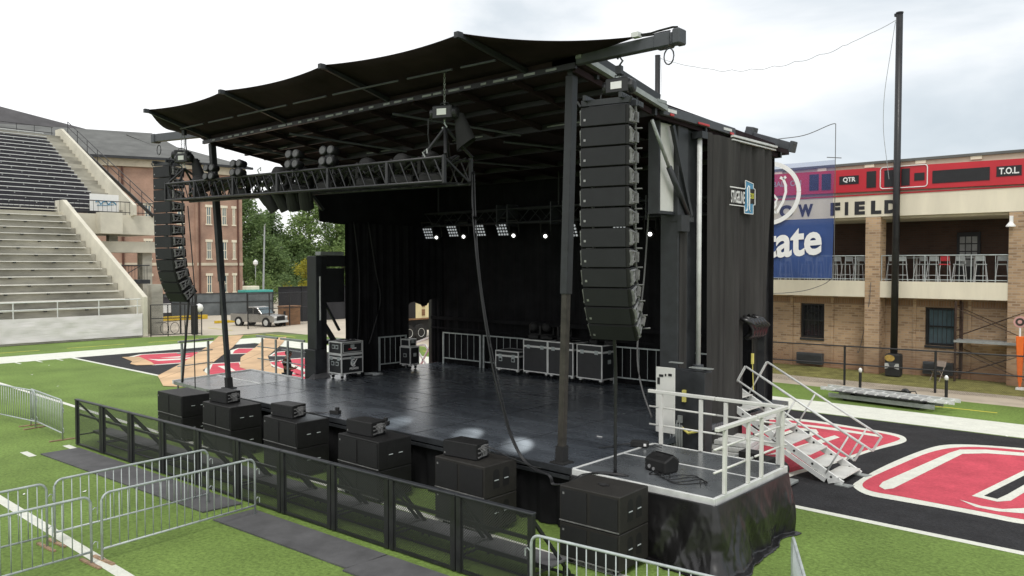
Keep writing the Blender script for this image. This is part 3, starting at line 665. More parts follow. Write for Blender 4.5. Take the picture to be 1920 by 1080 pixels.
M().prism([(lx-.006,6.88,6.78),(lx-.006,7.3,6.73),(lx-.006,7.3,6.6),(lx-.006,6.88,6.6)], (.008,0,0)).prism([(lx-.006,6.84,6.0),(lx-.006,7.3,6.0),(lx-.006,7.3,6.25),(lx-.006,6.84,6.2)], (.008,0,0)).prism([(lx-.006,6.9,6.2),(lx-.006,7.12,6.25),(lx-.006,7.12,6.6),(lx-.006,6.9,6.6)], (.006,0,0)).build('logo_cross', 'blue_logo', dr)
M().text('320', (lx+.005,7.14,6.37), Y, Z, .2, .13, .02).build('logo_number', 'lime', dr)
# ---------------------------------------------------------------- stage wings
wg = T('stage_wing', 'grey two panel wing deck with white edges at the right front of the stage', 'stage wing', (1.37, 1.6, 0))
for (y0, y1) in ((.32, 1.86), (1.90, 2.98)):
    M().box(.03,y0,DZ-.1,2.72,y1,DZ).build('deck_panel', 'wingdeck', wg)
m = M()
m.box(.0,.26,DZ-.16,2.78,.315,DZ+.008).box(.0,2.985,DZ-.16,2.78,3.03,DZ+.008).box(2.725,.318,DZ-.16,2.785,2.982,DZ+.008).box(-.03,.318,DZ-.02,.026,2.982,DZ+.01).box(.03,1.862,DZ-.1,2.72,1.898,DZ+.008)
m.build('edge_trim', 'alu', wg, bevel=.006)
m = M()
for x in (.15, 2.6):
    for y in (.42, 1.7, 2.85): m.tube((x,y,0), (x,y,DZ-.12), .03)
each(m, 'wing_leg', 'alu_dull', wg)
wl = T('stage_wing', 'grey wing deck at the far left of the stage before the person in black', 'stage wing', (-14.6, 2, 0))
M().prism(flat([(-15.75,.5),(-13.3,.4),(-13.25,1.98),(-15.95,2.02)], DZ-.1), (0,0,.1)).build('deck_panel', 'wingdeck_sheen', wl)
M().prism(flat([(-15.95,2.06),(-13.25,2.02),(-13.22,3.42),(-16.3,3.45)], DZ-.1), (0,0,.1)).build('deck_panel', 'wingdeck_sheen', wl)
m = M(); m.bar((-15.97,2.04,DZ), (-13.24,2.0,DZ), .05, .04); m.bar((-15.77,.47,DZ-.02), (-16.34,3.47,DZ-.02), .05, .12); m.bar((-16.33,3.48,DZ-.02), (-13.2,3.45,DZ-.02), .05, .12)
m.build('edge_trim', 'alu', wl)
m = M()
for p in ((-15.7,.6), (-13.5,.6), (-16.2,3.35), (-13.4,3.3), (-14.8,2)): m.tube((*p,0), (*p,DZ-.1), .03)
each(m, 'wing_leg', 'alu_dull', wl)

def rail(label, p, q, posts, z0=DZ, h=1.07, mt='white_metal', pw=.075, group=None, ov=.0):
    """guard rail from p to q (xy) with flat posts"""
    p = Vector((*p, 0)); q = Vector((*q, 0)); d = (q-p).normalized()
    r = T('guard_rail', label, 'railing', ((p+q)/2)[:], 0, group)
    for t in posts:
        c = p.lerp(q, t); g = M(); g.bar((c.x,c.y,z0+.012), (c.x,c.y,z0+h-.05), pw, .05, (d.y, -d.x, 0)); g.build('post', mt, r, bevel=.005)
    M().bar((p.x-d.x*ov,p.y-d.y*ov,z0+h), (q.x+d.x*ov,q.y+d.y*ov,z0+h), .075, .065).build('top_rail', mt, r, bevel=.008)
    nrm = Vector((d.y, -d.x, 0))*.04
    for k in (.36, .70):
        a = p-d*ov-nrm; b = q+d*ov-nrm
        M().tube((a.x,a.y,z0+h*k), (b.x,b.y,z0+h*k), .019).build('mid_rail', mt, r, smooth=True)
    return r
GR = 'white railings around the right wing deck'
rail('white railing section on the right wing next to the open cabinet door', (-.12,2.98), (1.36,2.98), (.20, .80), group=GR)
rail('white railing section along the rear of the right wing, nearest the aluminium stair', (1.38,2.98), (2.76,2.98), (.15, .90), group=GR)
rail('white railing section at the outer front corner of the right wing', (2.76,.40), (2.76,1.66), (.18, .84), group=GR, ov=.05)
rail('white railing section at the outer rear corner of the right wing', (2.76,1.80), (2.76,3.0), (.14, .86), group=GR)
GL = 'grey railings around the left wing deck'
rail('grey railing section along the left end of the left wing deck', (-15.86,.7), (-16.12,2.0), (.1, .85), mt='alu_dull', h=1.2, pw=.07, group=GL)
rail('grey railing section at the rear of the left wing deck, left of the person', (-16.0,3.5), (-14.7,3.5), (.28, .92), mt='alu_dull', h=1.2, pw=.07, group=GL)
rail('grey railing section at the rear of the left wing deck, before the person', (-14.5,3.5), (-13.15,3.5), (.3, .9), mt='alu_dull', h=1.2, pw=.07, group=GL)
# vinyl skirt hanging around the right wing
rs = random.Random(5)
def vs(u, v):
    # u runs: front edge 0..0.5, then side 0.5..1 ; v 0 top .. 1 bottom
    s = u*5.5
    if s < 2.78: p = Vector((s, .24, 0)); nn = Vector((0,-1,0))
    else: p = Vector((2.80, .24+(s-2.78), 0)); nn = Vector((1,0,0))
    c = max(0, 1-abs(s-2.78)/1.1)
    if c > 0: nn = (nn*(1-.5*c)+Vector((.7,-.7,0))*(.5*c)).normalized()
    z = lerp(DZ-.08, .012, min(1, v*1.08))
    def ridge(a_, b_, c_): return (1-abs(noise.noise(Vector((a_, b_, c_))))*2.2)
    dg_ = (1 if s < 2.78 else -1)
    fold = noise.noise(Vector((s*1.3, v*1.1, 3)))*.16+.038*ridge(s*2.3+v*1.3*dg_, v*.7, 11)+.018*ridge(s*5.1-v*2.0*dg_, v*1.4, 4)+.012*ridge(s*13, v*6, 9)-.05
    k = min(1, v*2.2)**.9*(.55+.45*v)
    out = .03+fold*k+.10*k+c*.30*v**2.2
    if v > .92:
        z = .012+.05*abs(noise.noise(Vector((s*3, v*9, 1)))); out += (v-.92)*1.7*(1+.8*noise.noise(Vector((s*1.6, 0, 5))))
    z += .03*c*math.sin(v*9)*(1-v)
    p = p+nn*out
    return (p.x, p.y, z)
tag(M().grid(vs, 200, 50).build('vinyl_skirt', 'vinyl', smooth=True, solid=.006), 'crumpled glossy black vinyl skirt wrapped around the right wing deck', 'skirt')

# stage stair at the trailer end
sr = T('metal_stair', 'aluminium stair with handrails leading down from the trailer end to the painted field', 'stairs', (1.1, 7.2, 0))
A = Vector((2.5, 0, .02)); B = Vector((-.45, 0, 1.62)); dS = (B-A).normalized(); nS = Vector((-dS.z, 0, dS.x))*-1
if nS.z < 0: nS = -nS
for y in (6.62, 7.76):
    a = Vector((A.x,y,A.z)); b = Vector((B.x,y,B.z))
    g = M().bar(a, b, .05, .16); o = g.build('stringer', 'alu', sr, bevel=.006)
    m = M()
    for k in range(7):
        c = a.lerp(b, .08+.14*k); m.tube(c+Vector((0,-.03,0)), c+Vector((0,.03,0)), .028)
    each(m, 'stringer_bolt', 'rubber', o)
    M().prism([(2.36,y-.10,.004),(2.66,y-.14,.004),(2.72,y+.10,.004),(2.4,y+.10,.004)], (0,0,.02)).build('foot_plate', 'alu_dull', o)
a = Vector((2.3,6.60,-.0)); M().bar((2.15,6.58,.06), (.1,6.58,1.12), .04, .10).bar((2.2,6.58,.05), (2.45,6.6,.12), .04, .1).build('rear_stringer', 'alu', sr)
for k in range(8):
    c = A.lerp(B, .06+.126*k)
    g = M().box(c.x-.25,6.655,c.z+.015,c.x+.19,7.725,c.z+.045); g.box(c.x-.13,6.66,c.z-.012,c.x-.11,7.72,c.z+.014); g.build('tread', 'white_metal', sr, bevel=.004)
for y in (6.60, 7.78):
    r = None
    pts = []
    for off in (1.02, .62):
        a = Vector((A.x,y,A.z))+nS*off+dS*.05; b = Vector((B.x,y,B.z))+nS*off-dS*.25
        o = M().tube(a, b, .026).build('handrail', 'alu', sr, smooth=True)
    for t in (.12, .52, .93):
        c = Vector((A.x,y,A.z)).lerp(Vector((B.x,y,B.z)), t); M().tube(c, c+nS*1.02, .02).build('handrail_post', 'alu', sr, smooth=True)
    for t in (.0, 1.):
        a = (Vector((A.x,y,A.z))+dS*.05) if t == 0 else (Vector((B.x,y,B.z))-dS*.25)
        M().tube(a+nS*.62, a+nS*1.02, .026).build('handrail_end', 'alu', sr)
# power unit beneath and plank stack
pu = T('power_unit', 'dark red hydraulic power unit on a grey skid under the aluminium stair', 'generator', (1.1, 5.6, 0))
M().box(.55,5.1,.04,1.75,6.1,.1).build('skid', 'alu_dull', pu, bevel=.01)
m = M(); m.box(.7,5.3,.1,1.3,5.95,.55).lathe([(.16,-.25),(.17,-.2),(.17,.2),(.14,.25)], (1.5,5.6,.36), 'Y').box(.75,5.25,.55,1.2,5.6,.72)
for k in range(8): m.path([(.7+.1*k,5.2,.5),(.72+.1*k,5.08,.35),(.8+.1*k,5.12,.12)], .02)
m.build('engine', 'rubber', pu, bevel=.01)
M().box(1.0,5.12,.12,1.5,5.3,.4).lathe([(.13,0),(.13,.05)], (1.5,5.2,.25), 'Y').build('engine_cover', 'red_plastic', pu, bevel=.03)
m = M()
for k in range(5): m.tube((.6+.02*k,5.4,.2+.1*k), (.7,5.0,.3+.08*k), .02)
m.build('hose', 'alu_dull', pu)
for k, lb in enumerate(('lowest of the grey ribbed planks stacked behind the right railing', 'second lowest grey ribbed plank in the stack behind the right railing', 'second highest grey ribbed plank in the stack behind the right railing', 'topmost grey ribbed plank of the stack behind the right railing')):
    q = T('ramp_plank', lb, 'plank', (.15,6.2,.30+.125*k), R(4+k*1.5), 'grey planks stacked behind the railing')
    m = M(); m.box(-.55,-.5,0,.55,.5,.11)
    m.build('plank_body', 'alu', q, local=True, bevel=.008)
    m = M()
    for i in range(11): m.box(-.53+.1*i,-.505,.02,-.47+.1*i,-.5005,.09)
    for i in range(9): m.box(-.54,-.48+.11*i,.1105,.54,-.43+.11*i,.117)
    m.build('plank_rib', 'white_metal', q, local=True)
for k in range(2):
    tag(M().box(-.4+.9*k,5.8,.004,-.25+.9*k,6.6,.295).build('plank_bearer', 'wood'), 'timber bearer under the %s end of the grey plank stack' % ('left', 'right')[k], 'bearer')

# ---------------------------------------------------------------- subwoofers
def slot_poly(cx, cz, w_, h_):
    r = w_/2; return [(cx+r*math.cos(t), cz+h_/2-r+r*math.sin(t)) for t in [i*PI/6 for i in range(7)]]+[(cx-r, cz-h_/2), (cx+r, cz-h_/2)]
def make_sub(wd, mt, caster, label):
    t = T('subwoofer', label, 'subwoofer', (0,0,0), 0, 'subwoofers along the stage front')
    h, d = .575, .86; z0 = .1 if caster else 0.
    M().box(-wd/2,0,z0,wd/2,d,z0+h).build('cabinet', mt, t, bevel=.012)
    for s in (-1, 1):
        M().box(s*wd/4-wd/4+.035,-.012,z0+.05,s*wd/4+wd/4-.035,.0,z0+h-.045).build('grille', 'grille', t)
    M().box(-wd/2+.005,-.014,z0+.012,wd/2-.005,-.001,z0+.03).build('skid_rail', 'rig', t)
    for s in (-1, 1):
        for k in (.36, .66):
            c = d*k; pl = slot_poly(c, z0+h*.55, .16, .34)
            o = M().prism([(s*(wd/2+.0005), p[0], p[1]) for p in pl], (s*.002, 0, 0)).build('handle', 'recess', t)
            M().tube((s*(wd/2+.006),c-.05,z0+h*.50), (s*(wd/2+.006),c+.05,z0+h*.50), .010).build('handle_bar', 'galv', o)
    M().box(-wd/2+.07,-.017,z0+h-.13,-wd/2+.105,-.0125,z0+h-.095).build('badge', 'badge', t)
    if caster:
        for sx_ in (-1, 1):
            for yy in (.12, d-.12): M().lathe([(.048,-.02),(.05,0),(.048,.02)], (sx_*(wd/2-.14),yy,.05), 'Y', 12).box(sx_*(wd/2-.14)-.03,yy-.03,.08,sx_*(wd/2-.14)+.03,yy+.03,.1).build('caster', 'rubber', t)
    return t
SP = [(-12.85, 1.45, 'spk', 'leftmost'), (-10.3, 1.4, 'spk', 'second from left'), (-7.4, 1.38, 'spk', 'third from left'), (-4.52, 1.34, 'spk', 'third from right'), (-1.58, 1.26, 'spk_brown', 'second from right'), (1.27, 1.13, 'spk_brown', 'rightmost')]
for x, wd, mt, nm in SP:
    yy = -1.0 if x < 1 else -.96
    a = make_sub(wd, mt, True, 'black subwoofer cabinet at the bottom of the %s stack below the stage front' % nm); place(a, (x, yy, 0), R(2) if x > 1 else 0)
    b = make_sub(wd, mt, False, 'black subwoofer cabinet on top of the %s stack below the stage front' % nm); place(b, (x, yy, .685), R(2) if x > 1 else 0)
    if x > 1: M().lathe([(.06,0),(.07,.015),(.03,.03)], (0,.42,.575), n=12).box(-.1,.4,.575,.1,.44,.6).build('pole_cup', 'rubber', b, local=True)
# front fill speakers
def make_fill(label):
    t = T('front_fill_speaker', label, 'speaker', (0,0,0), 0, 'front fill speakers on the subwoofers')
    M().prism([(-.40,-.2,0),(.40,-.2,0),(.33,.24,0),(-.33,.24,0)], (0,0,.29)).build('cabinet', 'spk', t, bevel=.012)
    M().box(-.385,-.212,.02,.385,-.2005,.27).build('grille', 'grille', t)
    m = M()
    for s in (-1, 1):
        for k in range(3): m.bar((s*.405,-.16,.05+.08*k), (s*.36,.18,.09+.07*k), .02)
        m.box(s*.375-.02,-.05,.05,s*.375+.02,.1,.25)
        for k in range(4): m.path([(s*.39,-.1+.07*k,.2),(s*.44,-.08+.07*k,.15+.02*k),(s*.39,-.02+.07*k,.06)], .008)
    each(m, 'rigging_plate', 'rig', t)
    M().box(-.36,-.216,.05,-.33,-.2125,.08).build('badge', 'badge', t)
    return t
for (x, y, rzz), nm in zip(((-10.55,-.62,.06), (-7.62,-.62,.10), (-4.72,-.62,.05), (-1.76,-.62,.10)), ('second stack from the left', 'third stack from the left', 'third stack from the right', 'second stack from the right')):
    t = make_fill('black front fill speaker lying on the %s of subwoofers' % nm); place(t, (x, y, 1.262), rzz)
m = M().path([(-1.35,-.55,1.5),(-1.2,-.5,1.46),(-1.0,-.3,1.3),(-.8,.1,1.1),(-.7,.25,1.05)], .012)
tag(m.build('speaker_cable', 'cable'), 'thin cable from the front fill speaker nearest the right leg', 'cable')

# ---------------------------------------------------------------- line arrays
def make_array(label, pitch):
    t = T('line_array', label, 'line array', (0,0,0), 0, 'line arrays hung beside the stage')
    hw, bh = .405, pitch-.014
    p = Vector((0, 0, 0)); ang = [0,.3,.3,.5,.5,1,2,4,9,16,24,32]
    for i in range(12):
        a = R(ang[i]); d = Vector((0, math.sin(a), -math.cos(a))); nrm = Vector((0, -math.cos(a), -math.sin(a)))
        def w(x, f, g): return Vector((x,0,0))+p-nrm*f+d*g          # f depth, g drop
        g = M()
        pts = [w(-hw,0,.0), w(hw,0,.0), w(hw,0,bh), w(-hw,0,bh), w(-hw*.86,.52,.045), w(hw*.86,.52,.045), w(hw*.86,.52,bh-.045), w(-hw*.86,.52,bh-.045)]
        g.add(pts, [(0,3,2,1),(4,5,6,7),(0,1,5,4),(1,2,6,5),(2,3,7,6),(3,0,4,7)])
        c = g.build('speaker_cabinet', 'spk', t, bevel=.008)
        g = M(); pts = [w(-hw+.012,-.012,.012), w(hw-.05,-.012,.012), w(hw-.05,-.012,bh-.012), w(-hw+.012,-.012,bh-.012)]
        g.prism(pts, tuple(nrm*-.011)); g.build('grille', 'grille_array', c)
        g = M()
        for s in (-1, 1):
            for (f0, g0, f1, g1, r_) in ((.03,.05,.45,.09,.026), (.03,.25,.45,.22,.026), (.06,.05,.08,.27,.036), (.28,.08,.16,.26,.026), (.44,.05,.40,.27,.034), (.40,-.05,.47,.10,.026), (.08,.15,.4,.16,.018)):
                xx = s*(hw+.012-.06*f0/.42); x2 = s*(hw+.012-.06*f1/.42)
                g.tube(w(xx,f0,g0), w(x2,f1,g1), r_, 5)
            g.obox(w(s*(hw+.0),.36,.16), (.05,.07,.16), Matrix.Rotation(-a, 3, 'X'))
            g.tube(w(s*hw*.9,.38,.33), w(s*(hw+.08),.40,.33), .012, 5)
        each(g, 'rigging_plate', 'rig', c)
        g = M(); q = w(-hw+.06,-.016,bh-.085); g.prism([q, q+X*.035, q+X*.035-d*.035, q-d*.035], tuple(nrm*.004)); g.build('badge', 'badge', c)
        p = p+d*pitch
    f = M().bar((-hw,.05,.07), (hw,.05,.07), .06, .09).bar((-hw,.36,.07), (hw,.36,.07), .06, .09).bar((-.3,-.1,.13), (-.3,.9,.13), .05, .08).bar((.3,-.1,.13), (.3,.9,.13), .05, .08)
    for k in range(9): f.box(.325,-.05+.1*k,.12,.33,-.01+.1*k,.16)
    f.bar((-hw,0,.02), (-hw-.05,-.02,.1), .03).bar((hw,0,.02), (hw+.05,-.02,.1), .03)
    f.build('rigging_frame', 'dark_steel', t)
    return t
la = make_array('right line array of twelve speakers curving back at the bottom beside the right wing', .319); place(la, (1.30,-.62,7.28), R(13))
ll = make_array('left line array of twelve speakers curving back at the bottom in front of the grandstand', .352); place(ll, (-15.3,.0,7.74), R(12))

def make_hoist(label, chain):
    t = T('chain_hoist', label, 'hoist', (0,0,0), 0, 'electric chain hoists')
    M().box(-.21,-.13,-.12,.21,.13,.14).lathe([(.09,-.29),(.12,-.26),(.12,.26),(.09,.29)], (0,0,.0), 'X', 14).build('motor_body', 'black_metal', t, bevel=.03)
    M().box(-.10,-.142,-.05,.10,-.131,.07).build('label_plate', 'letter_white', t)
    M().path([(-.08,0,.13),(-.08,0,.2),(.08,0,.2),(.08,0,.13)], .012).build('lifting_handle', 'dark_steel', t)
    m = M()
    if chain:
        k = int(chain/.055)
        for i in range(k):
            z = .16+i*.055; dx_ = .012 if i % 2 else 0; dy_ = 0 if i % 2 else .012
            m.path([(-dx_-.0,-dy_,z-.005),(-dx_*1.6,-dy_*1.6,z+.03),(0,0,z+.065),(dx_*1.6,dy_*1.6,z+.03),(dx_,dy_,z-.005)], .007, 4)
        m.build('chain', 'alu_dull', t)
        M().box(-.05,-.05,.16+chain,.05,.05,.3+chain).path([(0,0,.3+chain),(.06,0,.38+chain),(0,0,.46+chain),(-.04,0,.42+chain)], .02).build('top_hook', 'dark_steel', t)
    M().path([(0,0,-.12),(0,0,-.2),(.05,0,-.26),(0,0,-.32),(-.05,0,-.27)], .018).build('hook', 'galv', t)
    M().path([(-.22,0,.0),(-.34,-.02,-.1),(-.36,0,-.4),(-.33,.05,-.75),(-.36,.05,-1.0)], .014).build('power_lead', 'cable', t)
    return t
def bag(t, dx_, dy_):
    M().grid(lambda u, v: (dx_+(.10+.09*v)*math.cos(2*PI*u)+.16*v, dy_+(.07+.06*v)*math.sin(2*PI*u)+.02*math.sin(6*PI*u)*v, .0-.62*v+.12*math.cos(2*PI*u)*v), 14, 6).build('chain_bag', 'rubber', t, smooth=True)
h1 = make_hoist('chain hoist with white label lifting the right end of the lighting truss', .62); place(h1, (-2.75,-.22,7.72), R(20)); bag(h1, .26, .1)
h2 = make_hoist('chain hoist with white label above the right line array', .06); place(h2, (.82,.5,7.82), R(10))
M().path([(0,0,-.30),(.12,-.14,-.37),(.25,-.33,-.40)], .014).build('sling', 'dark_steel', h2, local=True)
h3 = make_hoist('chain hoist with white label at the left end of the lighting truss', .5); place(h3, (-13.45,-.2,7.78), R(20)); bag(h3, .28, .1)
h4 = make_hoist('chain hoist without visible label above the left line array, beside the truss end', .5); place(h4, (-14.75,.35,8.05), R(60))

# ---------------------------------------------------------------- front lighting truss
tr = T('lighting_truss', 'black box truss carrying lamps across the front of the stage', 'truss', (-8.2, -.15, 6.6))
XL, XR = -13.98, -2.47
def tz(x): return lerp(6.62, 6.37, (x-XL)/(XR-XL))
for y in (-.5, .22):
    for h in (0., .46):
        M().tube((XL,y,tz(XL)+h), (XR,y,tz(XR)+h), .032, 8).build('chord', 'black_metal', tr, smooth=True)
nb = 34
for y in (-.5, .22):
    m = M()
    for k in range(nb):
        a = lerp(XL, XR, k/nb)+.06; b = a+.26; m.tube((a,y,tz(a)+.46), (b,y,tz(b)), .017, 6)
        if y > 0: m.tube((b,y,tz(b)+.46), (a,y,tz(a)), .017, 6)
        if k % 6 == 5: m.box(a-.08,y-.03,tz(a),a,y+.03,tz(a)+.46)
    m.build('side_lacing', 'black_metal', tr)
for h in (0., .46):
    m = M()
    for k in range(nb):
        a = lerp(XL, XR, k/nb)+.06; m.tube((a,-.5,tz(a)+h), (a+.25,.22,tz(a)+h), .014, 6)
    m.build('cross_lacing', 'black_metal', tr)
for x in (XL, XR): M().box(x-.03,-.53,tz(x)-.03,x+.03,-.47,tz(x)+.5).box(x-.03,.19,tz(x)-.03,x+.03,.25,tz(x)+.5).bar((x,-.5,tz(x)+.46), (x,.22,tz(x)), .03).build('end_frame', 'black_metal', tr)
for x, ht in ((-2.75, 7.45), (-13.45, 7.5)):
    m = M()
    for sx_ in (-.32, .32):
        for y in (-.5, .22): m.tube((x,-.2,ht), (x+sx_,y,tz(x)+.5), .035, 6)
    m.build('bridle', 'black_metal', tr)
m = M()
for k in range(170):
    x = lerp(XL+.3, XR-.9, random.random()); y = -.35+random.random()*.5; L = .5+random.random()*.8
    m.path([(x,y,tz(x)+.5),(x+L*.3,y+.06,tz(x)+.36+.15*random.random()),(x+L*.6,y-.03,tz(x)+.18+.2*random.random()),(x+L,y,tz(x)+.46)], .014+.01*random.random(), 5)
m.path([(lerp(XL+.2, XR-.3, i/40), .1+.05*math.sin(i), tz(0)+.5+.10*abs(math.sin(i*.9))) for i in range(41)], .05, 6)
m.build('cable_loom', 'cable', tr)
m = M()
for x in (-3.0, -9.0): m.path([(x,-.5,tz(x)+.48),(x-.05,-.52,tz(x)+.58),(x+.03,-.48,tz(x)+.64),(x+.06,-.5,tz(x)+.55)], .018, 5)
each(m, 'clamp', 'alu_dull', tr)
def make_blinder(label):
    t = T('blinder_light', label, 'stage light', (0,0,0), 0, 'four lamp lights on the front truss')
    M().box(-.12,-.02,-.14,.12,.08,.14).box(-.16,-.0,-.06,.16,.06,.06).build('housing', 'black_metal', t, bevel=.03)
    for sx_ in (-.13, .13):
        for sz in (-.14, .14):
            o = M().lathe([(.105,.16),(.115,.02),(.122,-.10),(.11,-.12),(.10,-.10)], (sx_,.0,sz), 'Y', 16).build('lamp_can', 'black_metal', t, smooth=True)
            M().lathe([(.095,-.118),(.06,-.105),(.02,-.10)], (sx_,0,sz), 'Y', 14).build('lens', 'lens', o, smooth=False)
    M().bar((-.1,.1,-.1), (-.1,.1,-.45), .03).bar((.1,.1,-.1), (.1,.1,-.45), .03).build('yoke', 'black_metal', t)
    return t
for (x, zz, s), nm in zip(((-11.3,7.2,1.),(-9.92,7.2,1.),(-7.42,7.2,1.04),(-6.08,7.16,1.05)), ('leftmost', 'second from left', 'third from left', 'rightmost')):
    t = make_blinder('black four lamp light on the front truss, %s of the four' % nm); place(t, (x,-.55,zz), R(12)); t.scale = (s*.8, s*.8, s*.8); t.rotation_euler = (R(-6), 0, R(14))
def make_can(label):
    t = T('spot_light', label, 'stage light', (0,0,0), 0, 'black spot lights under the truss')
    M().lathe([(.10,.30),(.15,.22),(.17,-.05),(.165,-.25),(.14,-.26)], (0,0,0), 'Z', 14).build('lamp_body', 'rubber', t, smooth=False)
    M().bar((-.19,0,.0), (-.19,0,.45), .03, .06).bar((.19,0,.0), (.19,0,.45), .03, .06).bar((-.19,0,.45), (.19,0,.45), .03, .06).build('yoke', 'black_metal', t)
    return t
for i, (x, a) in enumerate(((-9.35,-.45),(-8.8,-.25),(-8.32,.25),(-7.78,.3))):
    t = make_can('black spot light hanging under the front truss against the trees, %s' % ('leftmost of four', 'second from left', 'third from left', 'rightmost of four')[i]); place(t, (x,.0,6.36)); t.rotation_euler = (R(25), a, R(10))
def make_mover(label):
    t = T('moving_light', label, 'stage light', (0,0,0), 0, 'dark moving lights')
    M().box(-.2,-.14,0,.2,.14,.13).build('base', 'rubber', t, bevel=.02)
    M().box(-.24,-.06,.12,-.18,.06,.46).box(.18,-.06,.12,.24,.06,.46).box(-.24,-.06,.12,.24,.06,.17).build('yoke', 'rubber', t, bevel=.015)
    M().lathe([(.08,-.2),(.15,-.14),(.16,.05),(.13,.2),(.05,.24)], (0,0,.40), 'Y', 14).build('head', 'rubber', t, smooth=True)
    return t
mv = [(-12.6,-.15), (-10.6,-.1), (-8.5,-.2), (-5.2,-.15), (-4.0,-.2), (-6.75,-.1), (-3.2,-.15), (-7.9,-.05)]
mvn = ['nearest the left hoist', 'between the two left four lamp lights', 'directly above the hanging spot lights', 'right of the rightmost four lamp light', 'second from the right hoist', 'between the two right four lamp lights', 'nearest the right hoist', 'just left of the third four lamp light']
for (x, y), nm in zip(mv, mvn):
    t = make_mover('dark moving light inside the front truss, %s' % nm); place(t, (x, y, tz(x)+.04), R(random.randint(-40, 40))); t.scale = (1.15, 1.15, 1.1)
cb_pts = [(-2.45,.25,6.6)]+[(-2.34, 0.15, 5.89), (-2.11, 0.0, 5.06), (-1.94, 0.0, 4.04), (-1.67, 0.0, 2.84), (-1.44, 0.05, 2.0), (-1.28, 0.1, 1.54), (-1.06, 0.12, 1.21), (-0.7, 0.08, 1.06), (-0.3, 0.0, 1.03)]+[(-.2,.0,.9),(.15,.05,.98),(.35,.18,1.13),(.6,.3,1.18),(1.0,.5,1.17)]
def smoothpath(pts, n=6):
    out = []; P_ = [Vector(p) for p in pts]
    for i in range(len(P_)-1):
        p0 = P_[max(i-1,0)]; p1 = P_[i]; p2 = P_[i+1]; p3 = P_[min(i+2, len(P_)-1)]
        for k in range(n):
            t = k/n; out.append(.5*((2*p1)+(p2-p0)*t+(2*p0-5*p1+4*p2-p3)*t*t+(3*p1-p0-3*p2+p3)*t**3))
    out.append(P_[-1]); return out
m = M()
for dx_, dy_, r_ in ((0,0,.017),(.032,.012,.013),(-.03,.018,.011),(.012,-.03,.011)):
    m.path([Vector(p)+Vector((dx_*(1+.5*math.sin(i*.3)), dy_, .01*math.sin(i*.5+dx_*50))) for i, p in enumerate(smoothpath(cb_pts))], r_, 6)
tag(m.build('cable_bundle', 'cable', smooth=True), 'thick black cable bundle falling from the right truss end and looping over the stage front', 'cable')
for lb, p, r_ in (('black cable drop from the right line array down to the right wing deck', [(.86,.3,3.7),(.82,.42,3.0),(.80,.45,2.2),(.80,.45,1.17)], .032), ('black cable drop from the bottom of the left line array', [(-15.1,.7,3.75),(-15.15,.6,2.5),(-15.2,.5,1.17)], .035), ('thin black cable between the left line array and the left stage leg', [(-14.1,.2,6.5),(-13.95,.3,4.0),(-13.9,.25,2.4),(-13.78,.2,1.17)], .016),
      ('grey cable hanging inside the stage beside the right column', [(-.9,4.2,6.0),(-.95,4.1,4.5),(-1.05,4.0,3.0),(-.9,3.9,2.2),(-.55,3.8,1.5)], .02),
      ('thin cable hanging in front of the left side curtain', [(-12.95,5.3,6.2),(-12.95,5.5,4.6),(-12.95,5.5,3.2),(-12.95,5.4,2.0)], .018), ('curved cable hanging in front of the left side curtain, nearest the cases', [(-12.95,5.9,6.2),(-12.95,6.2,4.6),(-12.95,6.4,3.6),(-12.95,6.1,2.6),(-12.95,5.9,2.1)], .02)):
    tag(M().path(smoothpath(p), r_, 6).build('hanging_cable', 'cable' if 'grey' not in lb else 'rope', smooth=True), lb, 'cable')

# ---------------------------------------------------------------- rear truss and fixtures
rt = T('rear_truss', 'dark box truss hung high across the back of the stage', 'truss', (-7, 8.7, 6.4))
for y in (8.5, 8.95):
    for z in (6.15, 6.6): M().tube((-13,y,z), (-.8,y,z), .03).build('chord', 'dark_steel', rt)
m = M()
for k in range(24):
    x = -13+k*.5
    for y in (8.5, 8.95): m.tube((x,y,6.15 if k % 2 else 6.6), (x+.5,y,6.6 if k % 2 else 6.15), .014, 5)
each(m, 'lacing', 'dark_steel', rt)
m = M()
for x in (-9.2, -6.9, -3.9): m.box(x-.25,8.45,6.05,x-.22,9.0,6.75).box(x+.22,8.45,6.05,x+.25,9.0,6.75)
each(m, 'spigot_plate', 'grey_steel', rt)
for x in (-12.5, -7, -1.5): M().tube((x,8.7,6.6), (x,8.7,rz(8.7)-.02), .03).build('hanger', 'dark_steel', rt)
def make_panel(label):
    t = T('led_panel_light', label, 'stage light', (0,0,0), 0, 'square panel lights on the rear truss')
    M().box(-.23,-.03,-.23,.23,.08,.23).build('panel_body', 'rubber', t, bevel=.01)
    m = M()
    for i in range(4):
        for j in range(4): m.lathe([(.038,0),(.034,-.02),(.01,-.024)], (-.165+.11*i,-.031,-.165+.11*j), 'Y', 8)
    m.build('lens_grid', 'led_lens', t)
    M().bar((-.25,.03,0), (-.25,.03,.4), .02, .05).bar((.25,.03,0), (.25,.03,.4), .02, .05).bar((-.25,.03,.4), (.25,.03,.4), .02, .05).build('yoke', 'rubber', t)
    return t
PNL = [(-13.0,5.92), (-11.75,5.97), (-10.42,5.96), (-9.38,5.95), (-6.5,5.85), (-4.7,5.86), (-3.05,5.8)]
for i, (x, z) in enumerate(PNL):
    t = make_panel('square sixteen lens panel light under the rear truss, %s' % ('leftmost', 'second from left', 'third from left', 'fourth from left', 'just right of the right stage leg', 'behind the right line array', 'rightmost beside the trailer column')[i]); place(t, (x,8.7,z)); t.rotation_euler = (R(26), 0, R(6))
